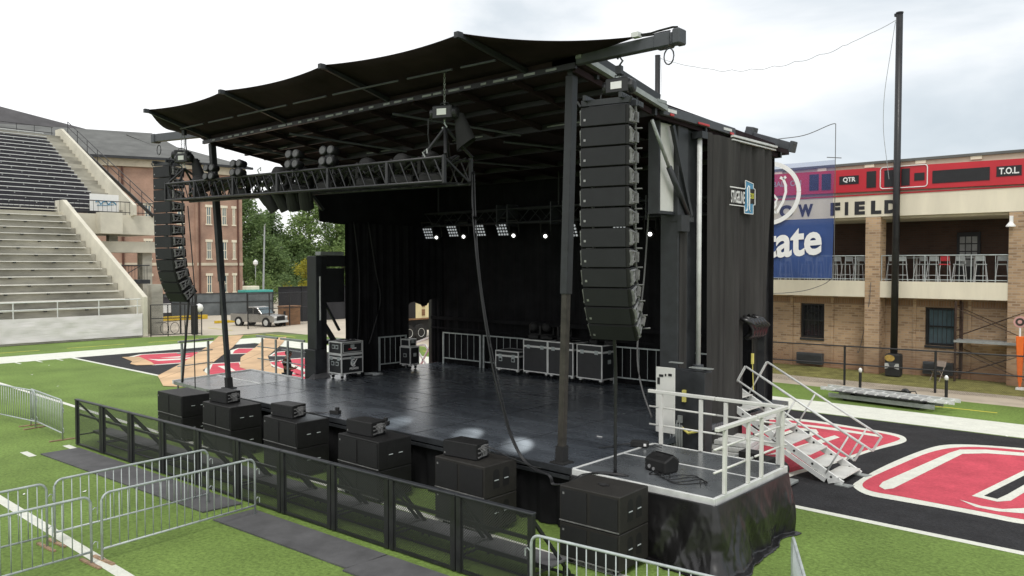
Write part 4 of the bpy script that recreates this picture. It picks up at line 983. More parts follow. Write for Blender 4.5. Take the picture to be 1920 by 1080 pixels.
def make_spot(label):
    t = T('beam_light', label, 'stage light', (0,0,0), 0, 'lit beam lights on the rear truss')
    M().lathe([(.09,.2),(.13,.12),(.14,-.1),(.12,-.14)], (0,0,0), 'Y', 12).build('head', 'rubber', t)
    M().lathe([(.054,-.145),(.055,-.15),(.02,-.16)], (0,0,0), 'Y', 12).build('lens', 'lamp_on', t)
    M().bar((-.16,0,0), (-.16,0,.4), .03, .08).bar((.16,0,0), (.16,0,.4), .03, .08).box(-.18,-.1,.4,.18,.1,.52).build('yoke', 'rubber', t)
    return t
LMP = [(-12.6,5.79), (-11.22,5.79), (-8.9,5.77), (-7.55,5.72), (-3.7,5.69)]
AIM = [(-7.17,-.2), (-5.61,.95), (-3.48,1.12), (-2.02,1.06), None]
for i, (x, z) in enumerate(LMP):
    t = make_spot('small beam light shining white under the rear truss, %s' % ('leftmost', 'second from left', 'third from left', 'just left of the right stage leg', 'right of the right line array')[i]); place(t, (x,8.75,z)); t.rotation_euler = (R(16), 0, R(28))
    if AIM[i]:
        ld = bpy.data.lights.new('beam', 'SPOT'); ld.energy = 800; ld.spot_size = R(4.4); ld.spot_blend = 1.; ld.shadow_soft_size = .05; ld.color = (.85, .94, 1)
        lo = bpy.data.objects.new('beam', ld); COL.objects.link(lo); lo.location = (x+.05,8.52,z-.06); ld.energy = (5000, 4800, 2200, 750, 0)[i]
        lo.rotation_euler = (Vector((AIM[i][0],AIM[i][1],DZ))-lo.location).to_track_quat('-Z', 'Y').to_euler()

# ---------------------------------------------------------------- flight cases and things on deck
def make_case(label, wx, wy, h, lid, caster=True, name='flight_case', hatch=0., open_front=False):
    t = T(name, label, 'flight case', (0,0,0), 0, 'black flight cases on the stage')
    z0 = .16 if caster else 0.
    M().box(-wx/2+.006,-wy/2+.006,z0+.006,wx/2-.006,wy/2-.006,z0+h-.006).build('case_body', 'case_black', t)
    g = M(); e = .035
    for sx_ in (-1, 1):
        for sy in (-1, 1): g.box(sx_*wx/2-(e if sx_ > 0 else 0),sy*wy/2-(e if sy > 0 else 0),z0,sx_*wx/2+(e if sx_ < 0 else 0),sy*wy/2+(e if sy < 0 else 0),z0+h)
    zs = [(z0,z0+e), (z0+h-e,z0+h)]
    if lid: zs += [(z0+h-lid-.03,z0+h-lid+.03)]
    for a, b in zs:
        for sy in (-1, 1): g.box(-wx/2+e,sy*wy/2-(e if sy > 0 else 0),a,wx/2-e,sy*wy/2+(e if sy < 0 else 0),b)
        for sx_ in (-1, 1): g.box(sx_*wx/2-(e if sx_ > 0 else 0),-wy/2+e,a,sx_*wx/2+(e if sx_ < 0 else 0),wy/2-e,b)
    g.build('edge_trim', 'alu', t)
    if lid:
        for sx_ in (-.28, .28): M().box(wx*sx_-.07,-wy/2-.012,z0+h-lid-.07,wx*sx_+.07,-wy/2-.0005,z0+h-lid+.05).build('latch', 'galv', t, bevel=.01)
        M().box(wx/2+.0005,-.07,z0+h-lid-.07,wx/2+.012,.07,z0+h-lid+.05).build('latch', 'galv', t, bevel=.01)
    for sx_ in hatch or ():
        o = M().box(wx*sx_-.075,-wy/2-.010,z0+h*.42,wx*sx_+.075,-wy/2+.004,z0+h*.42+.13).build('handle', 'galv', t, bevel=.01)
        M().box(wx*sx_-.05,-wy/2-.013,z0+h*.42+.025,wx*sx_+.05,-wy/2-.0105,z0+h*.42+.105).build('handle_recess', 'case_black', o)
    M().box(wx/2-.004,-.07,z0+h*.45,wx/2+.010,.07,z0+h*.45+.12).build('handle', 'galv', t)
    if caster:
        for sx_ in (-1, 1):
            for sy in (-1, 1):
                o = M().box(sx_*(wx/2-.1)-.045,sy*(wy/2-.1)-.045,.10,sx_*(wx/2-.1)+.045,sy*(wy/2-.1)+.045,z0).build('caster', 'alu', t)
                M().lathe([(.05,-.02),(.055,0),(.05,.02)], (sx_*(wx/2-.1),sy*(wy/2-.1),.055), 'X', 10).build('wheel', 'rubber', o)
    return t
c = make_case('short flight case with two front handles, left of the row at the backdrop', 1.0, .75, .62, .17, hatch=(-.27, .27)); place(c, (-9.1,9.0-.05,DZ), 0)
c.rotation_euler = (0, 0, R(2))
c = make_case('tall flight case, left of the joined pair at the backdrop', 1.02, .8, 1.05, .22); place(c, (-7.92,9.05,DZ))
c = make_case('tall flight case, right of the joined pair behind the right stage leg', 1.02, .8, 1.05, .22); place(c, (-6.87,9.02,DZ))
c = make_case('tall flight case standing alone, rightmost in the row at the backdrop', .98, .72, 1.05, .22); place(c, (-5.72,8.95,DZ), R(-2))
for i, (x, y, zz) in enumerate(((-8.2,9.0,2.36), (-7.75,9.05,2.36), (-7.0,9.0,2.36), (-5.75,9.0,2.36), (-5.3,9.05,2.36))):
    t = make_mover('dark moving light standing on a flight case, %s' % ('leftmost of the five', 'second from left', 'third from left', 'fourth from left', 'rightmost of the five')[i]); place(t, (x, y, zz), R(30*i))
c = make_case('lower flight case with white round logo beside the left tower', .68, .85, .62, .12, hatch=(-.17, .17)); place(c, (-12.47,4.6,DZ), R(0))
# white emblem on its right-hand face
m = M(); fx = .34+.004
m.path([(fx,.05+.10*math.cos(t),.50+.11*math.sin(t)) for t in [PI*.35+i*PI*1.4/12 for i in range(13)]], [.008]+[.02]*11+[.008], 5)
m.path([(fx,.0,.47),(fx,.05,.44),(fx,.10,.51),(fx,.18,.62)], [.025,.028,.02,.008], 5)
m.text('PREMIER', (fx+.002,-.12,.28), Y, Z+Y*.12, .36, .075, .03)
m.build('logo', 'letter_white', c, local=True)
c2 = make_case('upper amplifier rack case stacked beside the left tower', .68, .85, .40, 0, False, hatch=(-.12, .15)); place(c2, (-12.47,4.6,DZ+.785), 0)
m = M(); m.box(fx,-.35,.06,fx+.006,.35,.075).box(fx,-.35,.33,fx+.006,.35,.345).box(fx,-.365,.06,fx+.006,-.35,.345).box(fx,.35,.06,fx+.006,.365,.345); m.build('rack_frame', 'alu', c2, local=True)
M().box(fx+.001,-.02,.16,fx+.004,.15,.20).build('white_print', 'letter_white', c2, local=True)
M().box(fx+.001,-.16,.145,fx+.004,-.03,.185).build('red_print', 'red_board', c2, local=True)
M().path([(-.2,-.1,.42),(-.05,.0,.45),(.1,.1,.42),(.25,.2,.45)], .02).box(-.1,-.3,.402,.3,-.1,.42).build('loose_cable', 'cable', c2, local=True)
c = make_case('tall narrow flight case on casters by the left rear gap', .50, .46, .62, 0, hatch=(.0,)); place(c, (-12.6,7.4,DZ), R(6))
c = make_case('small rack case standing on the tall narrow case by the gap', .42, .36, .26, 0, False, hatch=()); place(c, (-12.63,7.38,DZ+.785), R(6))
tag(M().path([(-12.4,5.3,DZ+.05),(-12.2,5.45,DZ+.06),(-11.9,5.6,DZ+.05),(-12.05,5.35,DZ+.05)], .05).build('cloth_roll', 'rope_pale', smooth=True), 'pale rag lying behind the lower left flight case', 'rag')
# railings standing along the backdrop
def make_fence(label, L, n=5):
    t = T('stage_railing', label, 'railing', (0,0,0), 0, 'grey railings along the backdrop')
    for x in (-L/2, L/2): M().box(x-.03,-.02,0,x+.03,.02,1.16).build('post', 'galv', t)
    M().box(-L/2+.03,-.02,1.12,L/2-.03,.02,1.16).build('top_rail', 'galv', t); M().box(-L/2+.03,-.02,.2,L/2-.03,.02,.235).build('bottom_rail', 'galv', t)
    for k in range(n): 
        x = -L/2+L*(k+1)/(n+1); M().tube((x,0,.235), (x,0,1.12), .010, 6).build('bar', 'galv', t)
    return t
FE = [(-11.85,9.2,1.85,'leftmost along the backdrop'), (-9.85,9.25,1.85,'second from left, partly behind the short flight case'), (-7.9,9.28,1.7,'third from left, behind the joined pair of flight cases'), (-4.35,9.2,1.75,'second from right, right of the lone tall flight case'), (-2.4,9.2,1.75,'rightmost beside the trailer column')]
for x, y, L, nm in FE: place(make_fence('grey railing section, '+nm, L), (x, y, DZ), R(1))
place(make_fence('grey railing section standing beside the left side curtain', 1.15, 4), (-12.9,6.9,DZ), R(88))
# monitor wedge, cables, small boxes
t = T('stage_monitor', 'black wedge monitor speaker lying on the right wing deck', 'speaker', (1.25,1.22,DZ), R(-12))
M().prism([(-.25,-.17,.004),(-.25,.17,.004),(-.25,.21,.20),(-.25,.05,.31),(-.25,-.17,.22)], (.5,0,0)).build('cabinet', 'spk', t, bevel=.025, local=True)
M().prism([(-.21,.215,.2),(.21,.215,.2),(.21,.06,.312),(-.21,.06,.312)], (0,.006,.006)).build('grille', 'grille', t, local=True)
M().prism([(-.07,-.06,.262),(.07,-.06,.262),(.07,.03,.3),(-.07,.03,.3)], (0,-.004,.006)).build('handle', 'recess', t, local=True)
M().lathe([(.035,-.01),(.035,.01)], (-.12,-.175,.09), 'Y', 12).lathe([(.03,-.01),(.03,.01)], (-.02,-.175,.06), 'Y', 12).build('connector', 'badge', t, local=True)
m = M(); q = random.Random(3)
for k in range(4):
    a = [(1.2+.05*k,1.0,DZ+.012)]
    for i in range(7): a.append((1.25+.17*i+.05*math.sin(k*2+i*1.7), .85+.22*math.sin(i*1.3+k)+.05*k, DZ+.012+.006*k))
    m.path(smoothpath(a, 5), .009, 5)
tag(m.build('cable_tangle', 'cable', smooth=True), 'loose tangle of thin black cable on the right wing deck', 'cable')
t = T('power_box', 'small black power box at the rear inner corner of the right wing deck', 'power box', (-.05,2.55,DZ+.01), R(20))
M().box(-.17,-.09,0,.17,.09,.11).build('box_body', 'rubber', t, local=True, bevel=.01); M().box(.10,-.098,.03,.15,-.0905,.08).build('socket', 'letter_white', t, local=True)
M().path([(-.17,0,.04),(-.35,-.05,.02),(-.5,-.3,.02),(-.7,-.5,.02)], .012).path([(.17,0,.03),(.3,.08,.02),(.45,-.05,.02)], .01).build('lead', 'cable', t, local=True)
for lb, p in (('small black clip lamp on the stage edge behind the third front fill', (-7.5,.6)), ('small black connector box lying on the stage edge left of centre', (-5.6,.55))):
    t = T('edge_box', lb, 'connector box', (*p, DZ+.003), .3); M().box(-.13,-.07,0,.13,.07,.09).box(.02,-.04,.09,.1,.04,.17).build('box_body', 'rubber', t, local=True, bevel=.01); M().path([(-.13,0,.04),(-.3,-.1,.015),(-.7,-.2,.012)], .01).build('lead', 'cable', t, local=True)
tag(M().box(-1.25,2.75,DZ+.004,-1.12,2.78,DZ+.012).build('tape_scrap', 'letter_white'), 'white tape scrap on the black stage floor near the cabinet', 'tape')
m = M(); q = random.Random(8)
for k in range(26):
    x = -12+q.random()*11.5; y = 2+q.random()*6.5; a = q.random()*3; L = .05+.18*q.random()
    d = Vector((math.cos(a), math.sin(a), 0))*L; m.bar((x,y,DZ+.004), (x+d.x,y+d.y,DZ+.004), .012, .002)
m.bar((-8.4,3.4,DZ+.004), (-7.6,3.38,DZ+.004), .05, .002)
tag(m.build('floor_tape_marks', 'alu_dull'), 'short worn tape marks scattered over the stage floor', 'tape marks', kind='stuff')

# ---------------------------------------------------------------- crowd barricade
def make_barr(label, L):
    t = T('crowd_barricade', label, 'barricade', (0,0,0), 0, 'black mesh crowd barricade panels')
    for x in (-L/2+.055, L/2-.055): M().box(x-.05,-.04,.02,x+.05,.04,1.2).build('post', 'black_metal', t, bevel=.008)
    M().box(-L/2,-.05,1.2,L/2,.05,1.235).build('top_rail', 'dark_steel', t, bevel=.01)
    M().box(-L/2+.105,-.02,.02,L/2-.105,.02,.06).build('bottom_rail', 'black_metal', t)
    M().box(-L/2+.105,.02,.80,L/2-.105,.06,.85).build('mid_rail', 'black_metal', t)
    M().poly([(-L/2+.1,-.01,.06),(L/2-.1,-.01,.06),(L/2-.1,-.01,1.2),(-L/2+.1,-.01,1.2)]).build('wire_mesh', 'wire', t)
    M().box(-L/2+.02,.42,.30,L/2-.02,.86,.33).build('step_platform', 'rubber_mat', t)
    M().box(-L/2+.02,.40,.26,L/2-.02,.42,.33).build('step_edge', 'black_metal', t)
    M().box(-L/2+.02,.98,.0,L/2-.02,1.05,.018).box(-L/2+.02,.5,.0,L/2-.02,.56,.018).box(-L/2+.02,.06,.0,L/2-.02,.12,.018).build('base_frame', 'black_metal', t)
    for x in (-L/2+.08, L/2-.08):
        M().bar((x,.04,1.12), (x,.98,.05), .045).bar((x,.04,.28), (x,.86,.28), .03).bar((x,.84,.02), (x,.84,.3), .03).build('brace', 'black_metal', t)
    return t
PA = Vector((-14.05,-2.95,0)); PB = Vector((1.30,-2.30,0)); NB = 10; dB = (PB-PA)/NB; rB = math.atan2(dB.y, dB.x)
b0_ = None
for k in range(NB):
    c = PA+dB*(k+.5); nm = ('leftmost', 'second from left', 'third from left', 'fourth from left', 'fifth from left', 'fifth from right', 'fourth from right', 'third from right', 'second from right', 'rightmost')[k]
    lb = 'black mesh crowd barricade panel in front of the subwoofers, %s' % nm
    if b0_ is None: b0_ = make_barr(lb, dB.length-.012); place(b0_, c, rB)
    else: dup(b0_, c, rB, lb)
for lb, x0, x1, ya, yb in (('long grey floor plate on the turf before the left barricade panels', -13.55, -6.0, -3.98, -3.08), ('grey floor plate before the right barricade panels, left of the seam', -5.42, -1.6, -3.66, -2.82), ('grey floor plate before the right barricade panels, cut by the picture edge', -1.58, 2.0, -3.54, -2.66)):
    sl = dB.y/dB.x
    g = M().prism([(x0,ya,.006),(x1,ya+(x1-x0)*sl*1.3,.006),(x1+.05,yb+(x1-x0)*sl,.006),(x0,yb,.006)], (0,0,.025))
    o = g.build('floor_plate', 'rubber_mat'); tag(o, lb, 'floor plate', 'grey floor plates before the barricade')

# ---------------------------------------------------------------- steel crowd barriers
def make_rack(label, L=2.9, n=19):
    t = T('crowd_barrier', label, 'barrier', (0,0,0), 0, 'galvanised crowd barriers')
    r = .021; h = 1.1; b = .20; c = .14
    pts = [(-L/2,0,.03),(-L/2,0,h-c)]+[(-L/2+c-c*math.cos(a),0,h-c+c*math.sin(a)) for a in [i*PI/12 for i in range(1,7)]]+[(L/2-c+c*math.sin(a),0,h-c+c*math.cos(a)) for a in [i*PI/12 for i in range(0,6)]]+[(L/2,0,h-c),(L/2,0,.03)]
    M().path(pts, r, 8).build('frame', 'galv', t, smooth=True)
    M().tube((-L/2,0,b), (L/2,0,b), .019, 8).build('bottom_rail', 'galv', t, smooth=True)
    g = M().tube((0,0,b), (0,0,h), .0095, 6); proto = None
    for k in range(n):
        x = -L/2+L*(k+1)/(n+1)
        if proto is None: proto = g.build('bar', 'galv', t, smooth=True); proto.location.x = x
        else:
            o = proto.copy(); COL.objects.link(o); o.parent = t; o.location.x = x; CH[t.name].append(o)
    for s in (-1, 1):
        M().box(s*(L/2-.02)-.03,-.32,.004,s*(L/2-.02)+.03,.32,.03).build('foot', 'rust', t)
    for zz in (0, -.55): M().path([(L/2,0,.85+zz),(L/2+.06,0,.9+zz),(L/2+.1,0,.88+zz),(L/2+.1,0,.78+zz)], .009, 5).build('hook', 'galv', t)
    return t
K['rust'] = mat('rust', (.33, .22, .14), .8, var=.35, scale=5)
def put_rack(label, p, q, first=[None]):
    p = Vector((*p,0)); q = Vector((*q,0)); d = q-p; rzz = math.atan2(d.y, d.x)
    if first[0] is None: first[0] = make_rack(label); place(first[0], (p+q)/2, rzz); return first[0]
    return dup(first[0], (p+q)/2, rzz, label)
put_rack('galvanised crowd barrier in the front left pair, outer row, end touching the barricade', (-6.27,-6.08), (-6.50,-3.19))
put_rack('galvanised crowd barrier in the front left pair, inner row, end by the barricade middle', (-4.83,-5.86), (-5.10,-2.98))
put_rack('galvanised crowd barrier cut by the left edge, further one of the two nearest the camera', (-5.98,-9.12), (-6.17,-6.24))
put_rack('galvanised crowd barrier cut by the left edge, nearer one of the two nearest the camera', (-4.60,-8.92), (-4.82,-6.03))
put_rack('galvanised crowd barrier at the bottom right before the rightmost subwoofers', (4.48,-2.40), (1.58,-2.72))
put_rack('galvanised crowd barrier seen end on at the bottom right corner of the turf', (5.62,-2.95), (4.28,-.38))
put_rack('galvanised crowd barrier far left on the turf, cut by the picture edge', (-20.1,-3.35), (-17.25,-2.93))
put_rack('galvanised crowd barrier far left on the turf, nearest the barricade end', (-17.75,-2.88), (-14.95,-3.0))
# ---------------------------------------------------------------- person
pp = T('person', 'person in a black t-shirt looking down at a phone behind the left wing railing', 'person', (-16.1,4.75,0), R(32))
def skinned(verts, edges, radii, name, mt, parent, lv=2, root=0):
    me = bpy.data.meshes.new(name); me.from_pydata(verts, edges, []); me.update()
    o = bpy.data.objects.new(name, me); COL.objects.link(o)
    md = o.modifiers.new('skin', 'SKIN'); md.use_smooth_shade = True
    for i, r in enumerate(radii):
        r = r if isinstance(r, tuple) else (r, r); me.skin_vertices[0].data[i].radius = r
    me.skin_vertices[0].data[root].use_root = True
    sb = o.modifiers.new('sub', 'SUBSURF'); sb.levels = lv; sb.render_levels = lv
    dg = bpy.context.evaluated_depsgraph_get(); m2 = bpy.data.meshes.new_from_object(o.evaluated_get(dg)); m2.name = name
    bpy.data.objects.remove(o)
    m2.materials.clear(); m2.materials.append(K[mt])
    for p in m2.polygons: p.use_smooth = True
    b = bpy.data.objects.new(name, m2); COL.objects.link(b); b.parent = parent; CH.setdefault(parent.name, []).append(b); INV[b.name] = INV[parent.name]
    return b
# local: faces +X, left side +Y
V_ = [(0,0,.93),(0,0,1.08),(.0,0,1.25),(-.02,0,1.40),(.01,0,1.50),(.05,0,1.56),(.07,0,1.64),(.06,0,1.70),
      (-.02,.17,1.39),(.03,.21,1.13),(.24,.09,1.10),(.30,.06,1.13),
      (-.02,-.17,1.39),(.03,-.21,1.13),(.24,-.09,1.10),(.30,-.06,1.13),
      (0,.09,.88),(.03,.10,.50),(-.02,.10,.09),(.10,.11,.04),
      (0,-.09,.88),(.0,-.11,.50),(-.05,-.11,.09),(.07,-.12,.04),(.125,0,1.60)]
E_ = [(0,1),(1,2),(2,3),(3,4),(4,5),(5,6),(6,7),(3,8),(8,9),(9,10),(10,11),(3,12),(12,13),(13,14),(14,15),(0,16),(16,17),(17,18),(18,19),(0,20),(20,21),(21,22),(22,23),(5,24)]
R_ = [(.11,.15),(.10,.135),(.11,.15),(.09,.12),.055,.072,.092,.07,.062,.043,.03,.033,.062,.043,.03,.033,.085,.058,.04,.035,.085,.058,.04,.035,.045]
body = skinned(V_, E_, R_, 'body', 'skin', pp)
for s in (1, -1):
    for k, (dy, L) in enumerate(((.028,.062),(.010,.072),(-.008,.068),(-.025,.055))):
        a = Vector((.315, s*(.06+dy*.6), 1.135+dy*.4)); skinned([a, a+Vector((L*.55,-s*.012,.008)), a+Vector((L*.8,-s*.03,.022))], [(0,1),(1,2)], [.010,.009,.007], 'finger', 'skin', body, 1)
    a = Vector((.29, s*.045, 1.155)); skinned([a, a+Vector((.03,-s*.02,.028)), a+Vector((.05,-s*.03,.035))], [(0,1),(1,2)], [.011,.010,.008], 'thumb', 'skin', body, 1)
Wd = INV[pp.name].inverted()
def pm(fn): 
    return fn
M().lathe([(.004,-.02),(.018,-.01),(.012,.03),(.004,.04)], (.165,0,1.615), 'Z', 8).build('nose', 'skin', pp, smooth=True, local=True)
for s in (1, -1):
    M().lathe([(.003,-.008),(.012,-.004),(.012,.004),(.003,.008)], (.145,s*.034,1.645), 'X', 8).build('eye', 'recess', pp, local=True)
    M().lathe([(.01,-.012),(.03,-.004),(.03,.004),(.01,.012)], (.06,s*.098,1.62), 'Y', 8).build('ear', 'skin', pp, smooth=True, local=True)
M().box(.150,-.028,1.565,.162,.028,1.575).build('mouth', 'red_board', pp, local=True)
g = M()
def hair(u, v):
    a = 2*PI*u; el = lerp(-.45, PI/2, v); front = math.cos(a)
    el = max(el, -.45+(1.25 if front > .45 else .0)*(max(0, front-.45)/.55))
    r = .118+.010*noise.noise(Vector((math.cos(a)*3, math.sin(a)*3, v*4)))
    return (.05+r*math.cos(el)*front, r*.94*math.cos(el)*math.sin(a), 1.655+r*1.1*math.sin(el))
g.grid(hair, 24, 12); g.build('hair', 'hair', pp, smooth=True, local=True)
o = skinned([(0,0,.90),(0,0,1.08),(0,0,1.26),(-.02,0,1.40),(-.0,0,1.47),(-.02,.18,1.385),(.015,.205,1.21),(-.02,-.18,1.385),(.015,-.205,1.21)], [(0,1),(1,2),(2,3),(3,4),(3,5),(5,6),(3,7),(7,8)], [(.135,.175),(.122,.16),(.132,.172),(.105,.14),.068,.082,.074,.082,.074], 't_shirt', 'shirt', pp)
skinned([(0,0,.96),(0,.09,.88),(.03,.10,.50),(-.02,.10,.10),(0,-.09,.88),(.0,-.11,.50),(-.05,-.11,.10)], [(0,1),(1,2),(2,3),(0,4),(4,5),(5,6)], [(.125,.165),.105,.076,.066,.105,.076,.066], 'trousers', 'jeans', pp)
M().obox((.36,0,1.165), (.15,.075,.012), Matrix.Rotation(-.5, 3, 'Y')).build('phone', 'glass_dark', None)
ph = bpy.data.objects['phone']; ph.location = (-16.1,4.75,0); ph.rotation_euler = (0,0,R(32)); tag(ph, 'dark phone held in both hands by the person in black', 'phone')

# ---------------------------------------------------------------- grandstand (left)
gs = T('grandstand', 'grey concrete grandstand with silver bench rows rising at the left', 'grandstand', (-55, 4, 0))
Y0 = -32.
K['bench_lower'] = mat('bench_lower', (.70, .69, .63), .6, var=.07, scale=2)
n_ = 15; rise = .50; tread = .93; x0 = -44.6; z0 = 1.5
M().box(-44.62,Y0,0,-44.45,12,1.5).build('front_wall', 'stand_conc', gs)
for k in range(n_):
    xa = x0-tread*k; za = z0+rise*k
    M().box(xa-tread,Y0,0 if k == 0 else za-.6,xa-.001,11.98,za+.0).build('step', 'stand_conc', gs)
    g = M().box(xa-tread-.02,Y0,za+.44,xa-tread+.26,11.6,za+.49).use(1)
    off = (k % 3)*.8
    for i in range(14): g.box(xa-tread+.02,11.3-2.4*i-off-.07,za+.36,xa-tread+.22,11.3-2.4*i-off+.07,za+.4395)
    g.build('bench', ('bench_lower', 'dark_steel'), gs)
xt = x0-tread*n_; zt = z0+rise*n_
M().prism([(-44.4,12.0,0),(-44.4,12.0,2.65),(-58.3,12.0,9.75),(-60,12.0,9.75),(-60,12,0)], (0,.32,0)).build('side_wall', 'stand_light', gs, bevel=.03)
g = M()
for z in (2.05, 2.5): g.tube((-44.55,Y0,z), (-44.55,11.9,z), .035)
for i in range(18): g.tube((-44.55,11.7-2.4*i,1.5), (-44.55,11.7-2.4*i,2.52), .035)
g.build('front_railing', 'alu', gs)
# upper tier
M().box(-64,Y0,7.22,-58.5,19.3,8.80).build('concourse_slab', 'stand_light', gs)
M().box(-62,12.4,5.75,-59,19.5,6.65).build('lower_beam', 'stand_light', gs)
M().box(-60.6,18.6,0,-59.6,19.4,5.75).box(-60.4,15.0,0,-59.6,15.8,5.75).box(-60.4,16.0,6.65,-59.8,16.7,7.22).build('column', 'stand_conc', gs)
M().box(-47.0,13.4,0,-46.3,14.2,3.4).build('column', 'stand_conc', gs)
n2 = 20; tr2 = .72; rs2 = .40
for k in range(n2):
    xa = -59.3-tr2*k; za = 8.85+rs2*k
    M().box(xa-tr2,Y0,za-.3,xa-.001,15.8,za).build('upper_step', 'navy', gs)
    off = .9*(k % 4)*.6
    g = M().box(xa-tr2+.28,Y0,za+.40,xa-tr2+.54,15.6,za+.455)
    for i in range(24): g.box(xa-tr2+.36,15.2-1.9*i-off-.03,za+.29,xa-tr2+.40,15.2-1.9*i-off+.03,za+.3995)
    g.build('upper_bench', 'bench', gs)
    M().box(xa-tr2,15.81,za-.5,xa-.001,17.2,za+.02).build('stair_step', 'stand_conc', gs)
M().prism([(-57.9,17.2,8.8),(-57.9,17.2,9.6),(-73.6,17.2,17.55),(-75,17.2,17.55),(-75,17.2,15),(-62,17.2,8.0)], (0,.25,0)).build('stair_wall', 'stand_light', gs)
M().box(-76,Y0,15.5,-73.7,17.2,16.85).box(-75.8,Y0,0,-75.2,17.2,15.5).build('top_walkway', 'stand_conc', gs)
g = M()
for z in (.55, 1.1): g.tube((-75.9,Y0,16.85+z), (-75.9,17.3,16.85+z), .03)
for i in range(24): g.tube((-75.9,17.2-1.5*i,16.85), (-75.9,17.2-1.5*i,17.95), .025)
g.build('top_railing', 'black_metal', gs)
g = M()
for off in (.6, 1.1): g.tube((-58.0,18.9,8.8+off), (-73.8,17.9,17.2+off), .035)
for i in range(9): 
    p = vl((-58.0,18.9,8.8), (-73.8,17.9,17.2), i/8); g.tube(p, p+Z*1.1, .03)
g.bar((-58.2,18.9,8.8), (-73.8,17.9,17.0), .1, .3)
g.build('stair_railing', 'black_metal', gs)
g = M()
g.tube((-58.55,4.,9.85), (-58.55,19.25,9.85), .035).tube((-58.55,12.4,9.0), (-58.55,19.25,9.0), .03).tube((-58.55,19.25,9.85), (-64,19.25,9.85), .03)
for i in range(44): g.tube((-58.55,19.25-.35*i,8.8), (-58.55,19.25-.35*i,9.85), .014, 5)
g.build('concourse_railing', 'black_metal', gs)
M().box(-58.9,14.2,9.0,-58.8,16.4,10.4).build('banner_board', 'letter_white', gs)
m = M(); m.path([(-58.78,14.6+.2*i,9.75+.16*math.sin(i*2.2)) for i in range(9)], .05, 5).path([(-58.78,14.7,9.5),(-58.78,15.3,9.52),(-58.78,16.0,9.6)], .03, 5); m.build('blue_scribble', 'blue_logo', gs)
M().box(-57.6,14.5,7.22,-58.49,16.2,8.9).build('lower_stair', 'stand_light', gs)
# low steel walkway under the beams
g = M(); g.box(-52,12.6,3.35,-50.5,15.2,3.65)
g.build('steel_platform', 'dark_steel', gs)
g = M(); g.tube((-50.6,12.6,4.7), (-50.6,15.2,4.7), .04)
for i in range(12): g.tube((-50.6,12.6+.22*i,3.65), (-50.6,12.6+.22*i,4.7), .015, 5)
g.bar((-50.6,12.8,3.65), (-50.6,14.6,4.7), .05)
g.build('platform_railing', 'dark_steel', gs)
fw = T('banner_cloth', 'wrinkled plain white cloth banner along the front wall of the grandstand', 'banner', (-44.4, 2, 0))
M().grid(lambda u, v: (-44.40+.05*noise.noise(Vector((u*60, v*3+u*9, 0)))+.02*noise.noise(Vector((u*160, v*9, 2))), lerp(Y0, 11.95, u), lerp(.12, 1.56, v)), 260, 10).build('cloth', 'fabric_white', fw, smooth=True)
# light pole left edge
t = T('light_pole', 'pale stadium light pole at the extreme left edge behind the upper seats', 'pole', (-77.5,12.2,0)); M().tube((-77.5,12.2,0), (-77.5,12.2,40), .3, 12, .2).build('shaft', 'rope_pale', t, smooth=True); M().box(-77.9,9,38,-77.5,15,40).build('lamp_bank', 'alu_dull', t)

# ---------------------------------------------------------------- brick halls behind
def window(par, x, y, z, wd, ht, rt_=(0,0,0)):
    f = M().box(x-.02,y-wd/2-.12,z-.16,x+.09,y+wd/2+.12,z).box(x-.02,y-wd/2-.16,z+ht,x+.10,y+wd/2+.16,z+ht+.32).box(x,y-wd/2,z,x+.05,y-wd/2+.09,z+ht).box(x,y+wd/2-.09,z,x+.05,y+wd/2,z+ht).box(x,y-wd/2+.09,z+ht/2-.05,x+.05,y+wd/2-.09,z+ht/2+.05).box(x,y-.04,z,x+.045,y+.04,z+ht)
    o = f.rot(*rt_).build('window', 'cream', par)
    M().box(x-.03,y-wd/2+.02,z+.02,x+.02,y+wd/2-.02,z+ht-.02).rot(*rt_).build('pane', 'glass_pale', o)
bh = T('brick_hall', 'red brick hall with grey hip roof, cream cornice and sash windows behind the grandstand', 'building', (-92, 36, 0))
HC = (-88.4, 37.6, R(-23))
M().box(-104,8,0,-88.4,37.6,16.6).rot(*HC).build('wall', 'red_brick', bh)
M().box(-104,37.605,0,-88.0,43.95,16.2).build('wing_wall', 'red_brick', bh)
M().box(-104.2,7.8,16.65,-88.0,37.7,17.75).rot(*HC).build('cornice', 'cream_trim', bh)
M().box(-104.2,37.9,16.25,-87.6,44.3,17.4).build('wing_cornice', 'cream_trim', bh)
M().box(-87.985,37.7,4.6,-87.9,44.0,4.95).build('wing_string_course', 'cream_trim', bh)
M().box(-88.39,8,4.6,-88.3,37.5,4.95).rot(*HC).build('string_course', 'cream_trim', bh)
M().add([(-105,7,17.76),(-87.2,7,17.76),(-87.2,38.3,17.76),(-105,38.3,17.76),(-96,16,22.0),(-96,33.0,22.0)], [(0,1,4),(1,2,5,4),(2,3,5),(3,0,4,5)]).rot(*HC).build('roof', 'roof_grey', bh)
M().add([(-108,35,17.42),(-86.9,37.0,17.42),(-86.9,44.9,17.42),(-105,44.9,17.42),(-97,33,21.4),(-96,40.4,20.2)], [(1,2,5,4),(2,3,5),(3,0,4,5),(0,1,4)]).build('wing_roof', 'roof_grey', bh)
M().box(-87.5,7,17.5,-87.2,37.7,17.8).rot(*HC).build('gutter', 'dark_steel', bh)
M().box(-87.2,37.9,17.15,-86.9,45.0,17.45).build('wing_gutter', 'dark_steel', bh)
K['pipe_brown'] = mat('pipe_brown', (.10, .04, .025), .6, var=.2)
for y, x in ((43.3,-87.9), (38.0,-87.85)): M().tube((x,y,.1), (x,y,17.2), .11, 8).build('downpipe', 'pipe_brown', bh)
